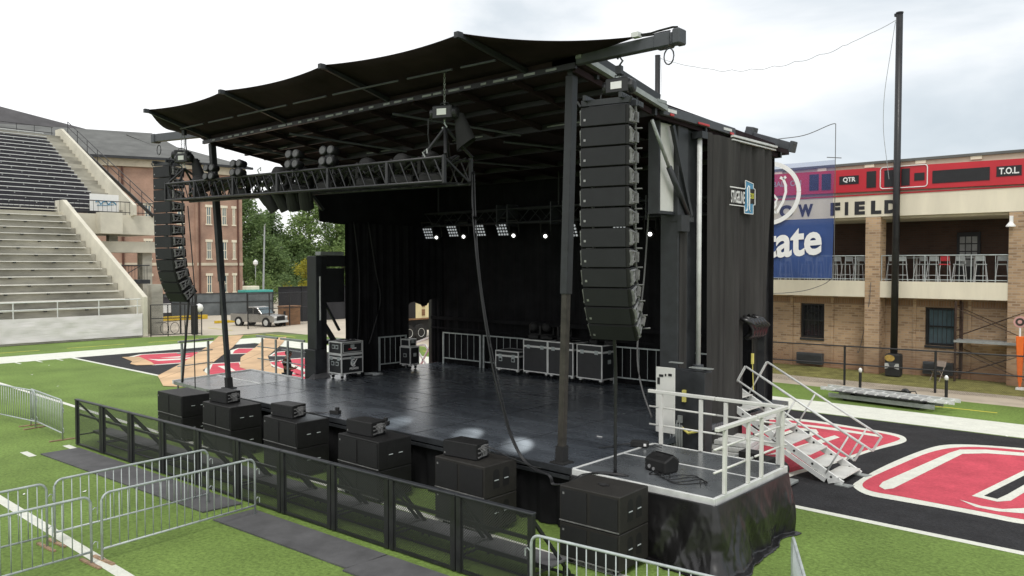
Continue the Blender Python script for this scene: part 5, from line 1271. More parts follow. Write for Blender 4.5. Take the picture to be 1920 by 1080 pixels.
M().tube((-88.2,29.5,.1), (-88.2,29.5,17.2), .13, 8).rot(*HC).build('downpipe', 'pipe_brown', bh)
for zz in (1.2, 5.5, 9.9):
    for y in (39.3, 41.4): window(bh, -88.0, y, zz, .62, 2.1)
    window(bh, -88.0, 42.75, zz, .36, 2.1)
    for y in (36.0, 32.3, 26, 21, 16): window(bh, -88.4, y, zz, .72, 2.1, HC)
for y in (27.0, 21.5, 16): window(bh, -88.4, y, 12.9, .95, 2.3, HC)
t = T('dark_roof_building', 'dark grey roofed building whose slope shows above the upper seats', 'building', (-112, 10, 0))
M().box(-125,-20,0,-106,34,18.9).build('wall', 'red_brick', t)
M().add([(-126,-21,19),(-99,-21,19),(-104,36,21.8),(-126,36,21.8),(-112,-10,27.5),(-112,14,26.9)], [(0,1,4),(1,2,5,4),(2,3,5),(3,0,4,5)]).build('roof', 'roof_dark', t)

# ---------------------------------------------------------------- yard left: fences, gate, truck
def mesh_fence(name, label, p, q, h, mt, posts, rails=(1.,), pm_='black_metal', z0=0.):
    t = T(name, label, 'fence', (p[0], p[1], z0)); P_ = Vector((*p,z0)); Q_ = Vector((*q,z0)); d = (Q_-P_).normalized(); nn = Vector((-d.y,d.x,0))*.05
    M().poly([P_+nn, Q_+nn, Q_+nn+Z*(h-.05), P_+nn+Z*(h-.05)]).build('fence_mesh', mt, t)
    for k in range(posts+1):
        c = P_.lerp(Q_, k/posts); M().tube(c, c+Z*h, .045, 8).build('post', pm_, t)
    for r in rails: M().tube(P_+Z*(h*r-.03), Q_+Z*(h*r-.03), .03, 6).build('rail', pm_, t)
    return t
mesh_fence('windscreen_fence', 'tall fence with grey green windscreen between the truck and the brick hall', (-64,17), (-60.5,31.5), 2.1, 'windscreen', 6, (1., .6))
mesh_fence('windscreen_fence', 'dark charcoal screened wall right of the brick pillar', (-48.9,24.9), (-48.9,36), 2.95, 'windscreen_dark', 5, (1.,))
mesh_fence('windscreen_fence', 'brown screened fence section left of the white notice', (-62,13.5), (-58.5,20.5), 2.0, 'navy', 4, (1.,))
mesh_fence('chain_link_fence', 'tall black chain link fence standing in front of the pickup truck', (-45.2,20.0), (-46.3,26.0), 2.6, 'chain', 3, (1., .55))
t = T('chain_link_gate', 'black chain link gate beside the grandstand wall with a white notice behind', 'gate', (-43.9,13.5,0))
M().poly([(-44.2,12.4,.1),(-43.0,15.3,.1),(-43.0,15.3,2.1),(-44.2,12.4,2.1)]).build('gate_mesh', 'chain', t)
g = M()
for z in (.12, 1.2, 2.1): g.tube((-44.2,12.4,z), (-43.0,15.3,z), .03)
for k in range(4): p = vl((-44.2,12.4,0), (-43.0,15.3,0), k/3); g.tube(p, p+Z*2.12, .035)
g.build('gate_frame', 'black_metal', t)
g = M(); g.tube((-45.5,16.2,0), (-45.5,16.2,2.7), .06).tube((-45.2,14.9,0), (-45.2,14.9,2.4), .06).tube((-45.5,16.2,2.65), (-45.2,14.9,2.4), .04); g.build('gate_post', 'black_metal', t)
tag(M().box(-52.2,16.5,1.05,-52.15,17.5,1.75).build('notice_board', 'letter_white'), 'small white notice board on the fence behind the gate', 'sign')
t = T('padded_post', 'black padded post with a white cap by the gate', 'post', (-43.0,14.9,0)); M().box(-43.25,14.65,.05,-42.85,15.0,2.05).build('pad', 'rubber', t, bevel=.05); M().lathe([(.02,-.3),(.2,-.2),(.26,0),(.2,.2),(.03,.28)], (-43.0,15.15,1.85), 'Z', 12).build('cap', 'letter_white', t, smooth=True)
t = T('wire_stand', 'low wire stand of two rings on the pavement by the padded post', 'stand', (-44.5,14.2,0))
g = M()
for c in (13.6, 14.3): g.path([(-44.8,c+.3*math.cos(a),.45+.38*math.sin(a)) for a in [i*PI/8 for i in range(17)]], .02, 5)
g.tube((-44.8,13.0,.85), (-44.8,14.8,.95), .02); g.build('wire_rings', 'black_metal', t)
t = T('parked_trailer', 'white trailer with a red stripe under the grandstand beams', 'trailer', (-56,14.3,0)); M().box(-57,13.0,.5,-55,15.6,3.4).build('body', 'letter_white', t, bevel=.1); M().prism([(-54.99,13.0,1.5),(-54.99,15.6,2.1),(-54.99,15.6,2.4),(-54.99,13.0,1.75)], (.02,0,0)).build('stripe', 'red_plastic', t); M().lathe([(.35,-.1),(.35,.1)], (-55.1,14.3,.36), 'X').build('wheel', 'rubber', t)
tag(M().box(-58.4,14,.004,-58.0,23.5,.35).build('kerb_block', 'yellow'), 'long yellow kerb block on the pavement behind the gate', 'kerb')
tag(M().box(-52.5,21.2,.004,-52.2,23.8,.2).build('kerb_block', 'yellow'), 'short yellow kerb block just left of the pickup truck', 'kerb')
# pickup
tk = T('pickup_truck', 'silver pickup truck parked behind the black chain link fence', 'truck', (-47.4,22.2,0), R(16))
k_ = .80
def P2(a): return [(x*k_, z*k_) for x, z in a]
def side(pts, y0, y1): return [(p[0], y0*k_, p[1]) for p in P2(pts)], (0,(y1-y0)*k_,0)
prof = [(-2.75,.55),(-2.75,1.18),(.62,1.18),(2.35,1.10),(2.72,.95),(2.75,.5),(2.2,.45)]+[(1.75+.45*math.cos(a), .42+.45*math.sin(a)) for a in [i*PI/8 for i in range(0,9)]]+[(-1.25,.42)]+[(-1.7+.45*math.cos(a), .42+.45*math.sin(a)) for a in [i*PI/8 for i in range(0,9)]]+[(-2.3,.45)]
body = M().prism(*side(prof, -.93, .93)).build('body', 'silver_paint', tk, local=True, bevel=.03)
M().box(-2.65*k_,-.8*k_,1.181*k_,-.85*k_,.8*k_,1.2*k_).build('cargo_bed', 'rubber', tk, local=True)
cab = [(-.8,1.185),(-.72,1.86),(.05,1.9),(.55,1.84),(1.15,1.185)]
M().prism(*side(cab, -.8, .8)).build('cab', 'silver_paint', tk, local=True, bevel=.04)
for s in (-1, 1):
    M().prism([(x*k_, s*.803*k_, z*k_) for x, z in ((-.68,1.22),(-.64,1.76),(.0,1.79),(.0,1.22))], (0,s*.006,0)).prism([(x*k_, s*.803*k_, z*k_) for x, z in ((.07,1.22),(.07,1.79),(.48,1.75),(.92,1.22))], (0,s*.006,0)).build('side_window', 'glass_dark', tk, local=True)
    M().box(.9*k_,s*.93*k_-.0,1.2*k_,1.0*k_,s*1.12*k_,1.38*k_).build('mirror', 'black_metal', tk, local=True)
    M().box(2.70*k_,s*.72*k_-.14,.86*k_,2.765*k_,s*.72*k_+.14,1.02*k_).build('headlight', 'letter_white', tk, local=True)
    for x in (1.75, -1.7):
        o = M().lathe([(.26,-.12),(.40,-.11),(.415,0),(.40,.11),(.26,.12)], (x*k_,s*.82*k_,.415*k_*1.0+.0), 'Y', 18).build('wheel', 'rubber', tk, local=True, smooth=False)
        M().lathe([(.05,-.13),(.22,-.125),(.24,0),(.22,.125),(.05,.13)], (x*k_,s*.82*k_,.415*k_), 'Y', 14).build('rim', 'alu', o, local=True)
M().prism([(.60*k_,-.72*k_,1.80*k_),(1.10*k_,-.76*k_,1.24*k_),(1.10*k_,.76*k_,1.24*k_),(.60*k_,.72*k_,1.80*k_)], (.012,0,.012)).build('windscreen', 'glass_pale', tk, local=True)
M().box(2.72*k_,-.55*k_,.62*k_,2.77*k_,.55*k_,1.02*k_).build('front_grille', 'recess', tk, local=True); each(M().box(2.70*k_,-.92*k_,.40*k_,2.86*k_,.92*k_,.58*k_).box(-2.9*k_,-.9*k_,.5*k_,-2.74*k_,.9*k_,.66*k_), 'bumper', 'alu', tk, local=True)
t = T('brick_pillar', 'square brown brick pillar in front of the pickup truck nose', 'pillar', (-46.6,24.5,0)); M().box(-47.2,23.75,0,-46.3,25.2,1.42).build('pillar_body', 'wood', t); M().box(-47.25,23.7,1.425,-46.25,25.25,1.5).build('cap', 'wood', t)
tag(M().box(-45.9,23.4,0,-45.75,23.55,1.15).build('bollard', 'rubber', bevel=.03), 'black bollard at the front of the pickup truck', 'bollard')
t = T('teal_container', 'teal container roofline visible above the fence beside the brick hall', 'container', (-70,36,0)); M().box(-71.8,34.1,0,-70,37.4,1.95).build('container_body', 'teal', t, bevel=.05); M().box(-71.5,34.5,1.955,-70.5,36,2.4).build('roof_unit', 'cream', t, bevel=.05)
t = T('street_pole', 'thin pale street pole in front of the trees', 'pole', (-75,39.2,0)); M().tube((-75,39.1,0), (-75,39.4,9.3), .13, 8, .08).build('shaft', 'rope_pale', t); M().bar((-75,39.4,9.2), (-74.2,39.0,9.4), .08).build('arm', 'rope_pale', t)
t = T('lamp_post', 'short white globe lamp post by the trees beside the brick hall', 'lamp', (-82,42.3,0)); M().tube((-82,42.3,0), (-82,42.3,4.6), .06).build('shaft', 'rope_pale', t); M().lathe([(.1,-.3),(.3,-.1),(.3,.2),(.05,.45)], (-82,42.3,4.9), n=10).build('globe', 'letter_white', t)

# things seen through the left rear gap
t = T('tow_vehicle', 'cream coloured vehicle with dark wheels seen through the gap at the left rear', 'truck', (-29,21,0))
VD = (21.52, 22.25); VW = 22.92; VY = (21.52, 22.5)
K['cream_yellow'] = mat('cream_yellow', (.78, .68, .40), .6, var=.05)
M().box(-31.5,20.9,1.30,-29.2,26,3.9).build('body', 'cream_yellow', t, bevel=.05)
M().box(-29.19,VD[0],1.42,-29.15,VD[1],2.95).build('door', 'led_off', t)
o = M()
for z in (1.55, 2.1, 2.65): o.box(-29.19,VW-.12,z,-29.15,VW+.12,z+.4)
o.build('window', 'wood', t)
M().box(-29.19,20.9,1.31,-29.16,26,1.4).build('trim_strip', 'wood', t)
M().box(-31.3,21.0,.6,-29.3,25.8,1.295).build('chassis', 'rubber', t)
for y in VY:
    o = M().lathe([(.3,-.15),(.5,-.13),(.52,0),(.5,.13),(.3,.15)], (-29.05,y,.52), 'X', 20).build('wheel', 'rubber', t, smooth=False)
    M().lathe([(.05,.10),(.2,.13),(.27,.16),(.28,.12)], (-29.05,y,.52), 'X', 16).build('rim', 'alu', o)
M().box(-29.1,VD[0]-.55,.95,-28.9,VD[0]-.2,1.75).build('tail_lamp', 'red_plastic', t)
t = T('traffic_cone', 'orange traffic cone seen through the gap at the left rear', 'cone', (-20.5,16.6,0)); M().lathe([(.2,.03),(.03,.75)], (-20.5,16.6,0)).build('cone_body', 'orange', t, smooth=True); M().box(-20.75,16.35,.004,-20.25,16.85,.03).build('base', 'orange', t)
t = T('folding_trestle', 'aluminium cross leg trestle seen through the gap at the left rear', 'trestle', (-16.5,11.6,0))
g = M()
for y in (11.4, 12.0): g.bar((-16.9,y,.02), (-15.7,y+.0,1.75), .06).bar((-15.6,y,.02), (-16.9,y,1.35), .06)
g.bar((-15.7,11.4,1.75), (-15.7,12.0,1.75), .06).bar((-16.9,11.4,1.35), (-16.9,12.0,1.35), .06).bar((-17.6,11.7,1.3), (-15.6,11.7,1.95), .07)
g.build('leg_frame', 'alu', t)

# ---------------------------------------------------------------- trees
def tree(label, x, y, h, r, leaf, seed, cb=.28, nb_=46, per=230, ls=.55, name='leafy_tree', grp='trees beyond the brick hall'):
    rnd = random.Random(seed); t = T(name, label, 'tree', (x,y,0), 0, grp)
    g = M(); top = Vector((x+rnd.uniform(-.4,.4), y, h*.82)); g.path([(x,y,0),(x+.1,y,h*.3),(x-.1,y+.1,h*.55),top], [h*.022,h*.017,h*.012,.04], 8)
    cl = []
    for k in range(nb_):
        zt_ = lerp(cb, 1., (k+.5)/nb_); a = rnd.uniform(0, 2*PI); prof = math.sin(PI*min(1, .16+.84*(zt_-cb)/(1-cb)))**.75
        rr = r*prof*rnd.uniform(.35, 1.0); c = Vector((x+rr*math.cos(a), y+rr*math.sin(a), h*zt_*.97))
        cl.append((c, r*rnd.uniform(.28, .48)))
        if k % 2 == 0: b = Vector((x,y,h*max(.2, zt_-.18))); g.path([b, b.lerp(c, .5)+Z*.2, c], [h*.009,h*.006,.02], 5)
    g.build('trunk', 'bark', t, smooth=True)
    g = M()
    for c, cr in cl:
        for i in range(per):
            d = Vector((rnd.gauss(0,1), rnd.gauss(0,1), rnd.gauss(0,.8))); d = d.normalized()*cr*(rnd.random()**.45)
            p = c+d; s = ls*rnd.uniform(.5, 1.1); u = Vector((rnd.gauss(0,1), rnd.gauss(0,1), rnd.gauss(0,.5))).normalized(); v_ = u.cross(Vector((rnd.gauss(0,1), rnd.gauss(0,1), rnd.gauss(0,1)))).normalized()
            g.add([p-u*s*.5, p+v_*s*.28, p+u*s*.5, p-v_*s*.28], [(0,1,2,3)])
    g.build('crown', leaf, t)
    return t
tree('tall dark green tree rising beside the right end of the brick hall', -112, 58, 15.8, 4.6, 'leaf_dark', 1, .22)
tree('tall green tree, highest crown in the middle of the left tree group', -110, 69, 16.8, 4.6, 'leaf_mid', 2, .22)
tree('dark green tree between the two tallest crowns, behind the thin street pole', -114, 63.5, 13.6, 4.2, 'leaf_dark', 3, .15)
tree('green tree at the right of the group, next to the black stage valance', -106, 73, 12.2, 4.6, 'leaf_mid', 4, .12)
tree('dark low tree filling the gap left in the tree group behind the teal container', -104, 57, 8.5, 4.2, 'leaf_dark', 5, .08)
tree('dark mid height tree behind the yellow green shrub', -112, 76, 9.5, 5, 'leaf_dark', 6, .05)
tree('dark low tree in the middle of the group below the tallest crown', -108, 66, 8.5, 4.6, 'leaf_dark', 16, .05)
tree('yellow green bushy shrub beside the left support tower', -75, 45.2, 5.2, 2.6, 'leaf_yellow', 7, .05, 18, 130, .35, 'bush', 'bushes at the left')
tree('small bright green bush behind the teal container', -78, 41.0, 3.4, 2.0, 'leaf_mid', 8, .05, 14, 120, .3, 'bush', 'bushes at the left')
tree('small dark bush at the right end of the teal container', -80, 45.0, 3.2, 2.2, 'leaf_dark', 9, .03, 14, 120, .3, 'bush', 'bushes at the left')
# ---------------------------------------------------------------- pressbox building on the right
FY = 25.4
pb = T('pressbox_building', 'tan brick field house with cream balcony, black field lettering and brick columns', 'building', (0, 27, 0))
XA, XB = -24., 12.
wn = [(-6.34,-5.22,1.34,2.96), (-.94,.23,1.34,2.96), (4.6,5.77,1.34,2.96), (-11.8,-10.65,1.34,2.96)]
# ground floor wall with real openings
g = M(); xs = sorted([XA, XB]+[v for q in wn for v in q[:2]])
for a, b in zip(xs[:-1], xs[1:]):
    op = [q for q in wn if abs(q[0]-a) < .01]
    if op: g.box(a,26.2,-.05,b,26.6,1.34); g.box(a,26.2,2.96,b,26.6,3.34)
    else: g.box(a,26.2,-.05,b,26.6,3.34)
g.build('ground_wall', 'tan_brick', pb)
for x in (-8.3, -6.75, -4.85, -3.0, -1.35, .75, 3.1, 4.3): M().box(x-.06,26.155,-.02,x+.06,26.198,3.33).build('brick_pilaster', 'tan_brick', pb)
K['soldier'] = brickmat('soldier', (.30, .18, .10), (.22, .13, .07), (.28, .21, .15), .1, .3, .016)
M().box(XA,26.17,2.97,XB,26.198,3.25).build('soldier_course', 'soldier', pb)
for i, (a, b, z0_, z1_) in enumerate(wn):
    o = M().box(a+.002,26.3,z0_+.002,a+.09,26.45,z1_-.002).box(b-.09,26.3,z0_+.002,b-.002,26.45,z1_-.002).box(a+.09,26.3,z0_+.002,b-.09,26.45,z0_+.09).box(a+.09,26.3,z1_-.09,b-.09,26.45,z1_-.002).box(a+.09,26.33,(z0_+z1_)/2-.03,b-.09,26.42,(z0_+z1_)/2+.03).build('window', 'black_metal', pb)
    M().box(a+.09,26.44,z0_+.09,b-.09,26.46,z1_-.09).build('pane', 'glass_dark' if i % 2 == 0 else 'glass_pale', o)
    gg = M()
    for k in range(6): gg.tube((a+.14+.17*k,26.27,z0_+.05), (a+.14+.17*k,26.27,z1_-.05), .012, 5)
    gg.build('bar', 'black_metal', o)
    M().box(a,26.15,z0_-.10,b,26.198,z0_-.0).build('sill', 'dark_steel', pb)
# balcony slab / floor / recess
for a, b in ((XA,-3.14), (-2.60,2.23), (2.85,XB)):
    M().box(a,FY,3.36,b,25.62,4.06).build('balcony_front', 'cream', pb)
M().box(XA,25.62,3.345,XB,29.0,4.0).build('balcony_floor', 'stand_light', pb)
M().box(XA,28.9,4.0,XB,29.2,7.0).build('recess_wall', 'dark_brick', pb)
for x in (-9.4, -2.86, 2.54, 8.4):
    M().box(x-.31,FY-.02,0.,x+.31,26.14,6.84).build('column', 'tan_brick', pb)
M().box(XA,FY-.03,6.85,XB,29.2,7.60).box(XA,FY-.03,7.601,XB,26.,7.78).build('fascia', 'cream', pb)
M().box(XA,25.6,6.75,XB,28.85,6.845).build('soffit', 'cream_trim', pb)
M().box(XA,FY-.06,7.785,XB,29.2,7.84).build('red_line', 'red_board', pb)
M().box(XA,FY+.05,7.845,XB,29.2,9.22).build('parapet', 'cream_trim', pb)
M().box(XA,FY-.05,9.13,XB,29.3,9.24).build('coping', 'roof_grey', pb)
for k in range(14):
    x = -9.2+2.05*k; M().box(x-.2,FY-.02,8.99,x+.2,FY+.045,9.128).build('parapet_block', 'cream', pb)
m = M()
xcol = dict(W=(-6.17,-5.47), F=(-4.69,-4.26), I=(-4.06,-3.91), E=(-3.64,-3.20), L=(-2.95,-2.52), D=(-2.40,-1.85), O=(-7.05,-6.38))
for ch, (a, b) in xcol.items(): m.text(ch, (a,FY-.045,6.96), X, Z, b-a, .58, .06)
each(m, 'lettering', 'letter_black', pb)
d = M().box(-.36,28.8,4.0,.56,28.89,6.2).build('door', 'led_off', pb)
gg = M()
for i in range(3):
    for j in range(4): gg.box(-.24+.24*i,28.78,4.70+.34*j,-.04+.24*i,28.799,4.99+.34*j)
K['glass_door'] = mat('glass_door', (.30, .31, .31), .2, var=.15)
gg.build('pane', 'glass_door', d)
g = M()
for (a, b) in ((XA,-3.2), (-2.52,2.2), (2.9,XB)):
    g.tube((a,25.5,5.16), (b,25.5,5.16), .025, 6).tube((a,25.5,4.14), (b,25.5,4.14), .018, 6)
    k = int((b-a)/.42)
    for i in range(k+1): x = lerp(a, b, i/k); g.tube((x,25.5,4.06), (x,25.5,5.16), .012 if i % 4 else .022, 5)
g.build('balcony_railing', 'galv', pb)
t = M().prism([(2.18,FY-.10,6.5),(2.44,FY-.10,6.5),(2.42,FY-.10,6.42)], (0,.05,0)); t = M().box(2.26,FY-.12,6.4,2.38,FY-.03,6.68).lathe([(.05,.1),(.17,-.06),(.17,-.1)], (2.32,FY-.2,6.35), 'Z', 12).build('wall_light', 'letter_white', pb)
tag(t, None)
for i, (a, b) in enumerate(((-6.42,-5.21), (-.95,.2), (4.6,5.8))):
    lb = ('grey wall air conditioner below the dark barred window, by the stage drape', 'grey wall air conditioner behind the folding chair', 'grey wall air conditioner at the far right of the field house')[i]
    q = T('air_conditioner', lb, 'air conditioner', ((a+b)/2,26.1,.2), 0, 'wall air conditioners')
    M().box(a,25.95,.14,b,26.19,.66).build('casing', 'grey_steel', q, bevel=.015)
    gg = M()
    for k in range(7): gg.box(a+.04,25.935,.2+.055*k,b-.04,25.949,.225+.055*k)
    gg.build('louvre', 'dark_steel', q)
# scoreboard
sb = T('scoreboard', 'long red scoreboard strip with dark display panels and white lettering', 'scoreboard', (-2, FY-.1, 8.5))
BY = FY-.12
M().prism([(-10.5,BY,8.02),(4.2,BY,7.88),(4.2,BY,8.86),(-10.5,BY,9.04)], (0,.115,0)).build('board', 'red_board', sb)
for a, b, z0_, z1_ in ((-8.9,-8.5,8.13,8.86), (-8.36,-7.96,8.13,8.86), (-5.62,-5.2,8.13,8.86), (-5.06,-4.65,8.12,8.84), (-4.28,-3.45,8.31,8.68), (-3.12,-2.73,8.10,8.81), (-2.39,-2.0,8.09,8.80), (-1.71,-1.38,8.10,8.82), (-1.2,-.81,8.28,8.60), (-.51,1.56,8.12,8.64), (1.79,2.64,8.23,8.63), (2.9,3.3,8.05,8.7)):
    M().box(a,BY-.02,z0_,b,BY-.001,z1_).build('display_panel', 'led_off', sb)
M().text('QTR', (-4.12,BY-.025,8.38), X, Z, .54, .24, .03).build('lettering', 'letter_white', sb)
M().text('T.O.L.', (1.88,BY-.025,8.31), X, Z, .68, .26, .03).build('lettering', 'letter_white', sb)
K['tag_grey'] = mat('tag_grey', (.45, .40, .42), .6, var=.05)
M().text('BALL ON', (-7.35,BY-.012,8.40), X, Z, 1.35, .25, .01).build('lettering', 'tag_grey', sb)
m = M(); rr = .12
pts = [(-2.53,8.04),(-.73,8.04),(-.74,8.90),(-2.53,8.93)]
def rrect(a, b, c, d_, r):
    out = []
    for cx, cz, s in ((b-r,c+r,-PI/2), (b-r,d_-r,0), (a+r,d_-r,PI/2), (a+r,c+r,PI)):
        for i in range(5): out.append((cx+r*math.cos(s+i*PI/8), cz+r*math.sin(s+i*PI/8)))
    return out+[out[0]]
m.path([(p[0], BY-.02, p[1]) for p in rrect(-2.55,-.70,8.02,8.93,.12)], .022, 5); m.build('white_outline', 'letter_white', sb)
# bar stools and tables on the balcony
def make_stool(label, red=False):
    t = T('bar_stool', label, 'bar stool', (0,0,0), 0, 'metal bar stools on the balcony')
    for sx_ in (-1, 1):
        for sy in (-1, 1): M().tube((sx_*.24,sy*.22,0), (sx_*.16,sy*.15,.78 if sy < 0 else 1.1), .018, 6).build('leg', 'stool_metal', t)
    M().box(-.2,-.19,.76,.2,.19,.80).build('seat', 'alu_dull' if not red else 'red_board', t)
    M().box(-.17,.13,.92,.17,.16,1.12).build('backrest', 'alu_dull' if not red else 'red_board', t)
    M().bar((-.21,-.2,.32), (.21,-.2,.32), .025).bar((-.21,.2,.32), (.21,.2,.32), .025).bar((-.21,-.2,.28), (-.21,.2,.28), .025).bar((.21,-.2,.28), (.21,.2,.28), .025).build('foot_ring', 'stool_metal', t)
    return t
sl = ['behind the blue banner, leftmost', 'behind the blue banner, second from left', 'behind the blue banner, third from left', 'behind the blue banner right edge', 'just right of the blue banner', 'left of the left brick column', 'right of the left brick column', 'left of the tall black pole', 'right of the tall black pole', 'left of the red stool', 'left of the balcony door', 'right of the balcony door', 'nearest the right brick column']
xsS = [-7.0,-6.05,-5.5,-4.75,-4.2,-3.65,-2.25,-1.85,-1.15,-.65,.35,1.15,1.9]
for x, nm in zip(xsS, sl):
    t = make_stool('silver bar stool on the balcony '+nm); place(t, (x,26.0+.3*((x*7) % 1),4.005), R(40*((x*13) % 1)-20))
t = make_stool('red bar stool on the balcony between the tall black pole and the door', True); place(t, (-.25,26.35,4.005), .2)
for x, nm in ((-5.15,'behind the blue banner'), (-3.95,'beside the left brick column'), (-1.5,'right of the tall black pole'), (.75,'before the balcony door')):
    t = T('high_table', 'tall round balcony table '+nm, 'table', (x,26.9,4.005), 0, 'tall balcony tables'); M().lathe([(.38,0),(.38,.03)], (x,26.9,5.05), n=18).build('tabletop', 'alu_dull', t); M().tube((x,26.9,4.03), (x,26.9,5.05), .04).build('pedestal', 'bench', t); M().lathe([(.28,0),(.25,.03)], (x,26.9,4.006), n=14).build('base', 'bench', t)

# ---------------------------------------------------------------- poles, netting rope, banner
t = T('net_pole', 'tall black net pole standing before the field house, padded at its base', 'pole', (-1.85,25.25,0))
M().tube((-1.86,25.1,0), (-1.82,25.1,15.3), .145, 16, .135).build('shaft', 'black_metal', t, smooth=True)
M().lathe([(.15,0),(.15,.05)], (-1.82,25.1,15.3), n=16).box(-2.02,25.05,15.2,-1.95,25.15,15.32).build('cap', 'dark_steel', t)
pd = M().box(-2.14,24.82,.03,-1.56,25.36,1.0).build('padding', 'rubber', t, bevel=.06)
M().prism([(-1.94+.2*math.cos(a_),24.808,.82+.14*math.sin(a_)) for a_ in [i*PI/12 for i in range(24)]], (0,.008,0)).build('logo_oval', 'gold', pd)
m = M(); m.prism([(-2.13,24.812,.62),(-2.0,24.812,.62),(-1.93,24.812,.42),(-2.13,24.812,.36)], (0,-.006,0)).prism([(-1.57,24.812,.62),(-1.68,24.812,.62),(-1.8,24.812,.42),(-1.57,24.812,.36)], (0,-.006,0)); each(m, 'logo_wing', 'alu', pd)
M().box(-2.13,24.806,.6,-1.57,24.81,.64).prism([(-1.99,24.81,.6),(-1.70,24.81,.6),(-1.78,24.81,.42),(-1.92,24.81,.42)], (0,-.004,0)).build('logo_band', 'grey_steel', pd)
t = T('net_pole', 'black net pole rising behind the right end of the stage roof', 'pole', (-14.69,27,0)); M().tube((-14.69,27,0), (-14.69,27,16.1), .145, 14).build('shaft', 'black_metal', t, smooth=True); M().lathe([(.15,0),(.15,.04)], (-14.69,27,16.1), n=14).build('cap', 'dark_steel', t)
t = T('net_rope', 'thin sagging net rope strung between the two tall black poles', 'rope', (-8,26,15))
pts = []
a = Vector((-14.6,27,16.0)); b = Vector((-1.96,25.1,15.05)); N_ = 60
for i in range(N_+1):
    u = i/N_; p = a.lerp(b, u)-Z*(1.25*4*u*(1-u)); p.z -= .10*abs(math.sin(u*PI*11))*(1 if .25 < u < .85 else .2); pts.append(p)
M().path(pts, .013, 5).build('top_rope', 'rope_pale', t)
M().path(smoothpath([(-1.98,25.1,15.0),(-2.15,25.1,13.8),(-2.38,25.1,12.0),(-2.4,25.1,10.5),(-2.25,25.1,9.2),(-2.15,25.1,8.4)]), .012, 5).build('hanging_rope', 'rope_pale', t)
M().path([(-14.5,27,16.0),(-14.42,27,14.5),(-14.4,27,13.0),(-14.45,27,9)], .010, 5).build('hanging_rope', 'rope_pale', t)
t = T('hanging_rope', 'long dark rope hanging down the brick wall left of the padded pole', 'rope', (-3,25.3,3)); M().path(smoothpath([(-2.9,25.3,4.0),(-2.95,25.32,3.2),(-3.2,25.6,2.2),(-3.45,25.8,1.2),(-3.55,25.8,.85),(-3.6,25.8,.95)]), .014, 5).build('rope_line', 'rope', t)
BN = 23.0
bn = T('printed_banner', 'large see through blue banner with white ring logo and lettering hung before the field house', 'banner', (-5.2, BN, 7))
def bw(x, z): return BN+.05*math.sin(x*2.1+z*.6)+.03*math.sin(z*2.2)
M().grid(lambda u, v: (lerp(-7.9, -3.65+.0-.08*(1-v), u), bw(lerp(-7.9,-3.65,u), lerp(6.72,9.15,v)), lerp(6.72, 9.15, v)), 20, 12).build('upper_cloth', 'banner_film', bn, smooth=True)
M().grid(lambda u, v: (lerp(-7.9, -3.70-.04*(1-v), u), bw(lerp(-7.9,-3.7,u), lerp(4.2,6.72,v)), lerp(4.2, 6.72, v)), 20, 12).build('lower_cloth', 'banner_blue', bn, smooth=True)
m = M(); cx, cz = -6.52, 7.9
def rp(a, rx, rz_): return (cx+rx*math.cos(a), BN-.10, cz+rz_*math.sin(a))
def ribbon(pts, wd):
    g_ = m; P_ = [Vector((p[0], BN-.10, p[1])) for p in pts]; L_ = []; R2 = []
    for i, p in enumerate(P_):
        d = (P_[min(i+1,len(P_)-1)]-P_[max(i-1,0)]).normalized(); q = Vector((-d.z,0,d.x))*(wd/2); L_.append(p+q); R2.append(p-q)
    g_.add(L_+R2, [(i, i+1, len(P_)+i+1, len(P_)+i) for i in range(len(P_)-1)])
ribbon([(cx+1.38*math.cos(a), cz+1.30*math.sin(a)) for a in [i*PI/24 for i in range(49)]], .19)
k_px = lambda x, y: (-7.26+ (x+0)*(.00309), 9.42-(y)*.00298)   # sketch units of the emblem -> metres on the cloth
for pts, wd in (([(200,290),(280,230),(310,170)], .12), ([(415,285),(460,310),(495,400),(500,500),(460,640),(370,800)], .12), ([(500,280),(460,310)], .12), ([(300,450),(320,530),(375,600),(350,640),(355,690),(325,740),(340,790),(370,800)], .09), ([(60,560),(170,540),(210,600),(285,650),(290,690),(270,770),(200,850),(140,890),(40,900)], .07), ([(90,640),(160,640),(220,680),(290,690)], .07), ([(90,720),(160,710),(220,740),(270,765)], .07), ([(90,780),(150,775),(210,800),(240,815)], .07), ([(130,890),(230,870),(310,790),(330,740)], .09), ([(90,840),(150,835),(190,850)], .06)):
    ribbon([k_px(*p) for p in pts], wd)
m.build('ring_logo', 'letter_white', bn)
m = M()
m.text('state', (-7.28,BN-.09,4.98), X+Z*.07, Z, 3.14, 1.22, .028)
m.build('lettering', 'letter_white', bn)
M().path(smoothpath([(-9,23,9.9),(-7.5,23,10.05),(-6.4,23,10.25),(-5,23,10.3),(-3.9,23,10.62),(-3.65,23,10.64)]), .018, 5).tube((-3.65,23,4.2), (-3.65,23,10.64), .016, 5).tube((-4.0,23,9.28), (-3.4,23,9.2), .018, 5).path(smoothpath([(-3.75,23,4.2),(-4.1,23.1,3.95),(-5,23.3,3.65),(-6.2,23.4,3.5),(-7.2,23.4,3.5)]), .014, 5).build('edge_cord', 'rope', bn)

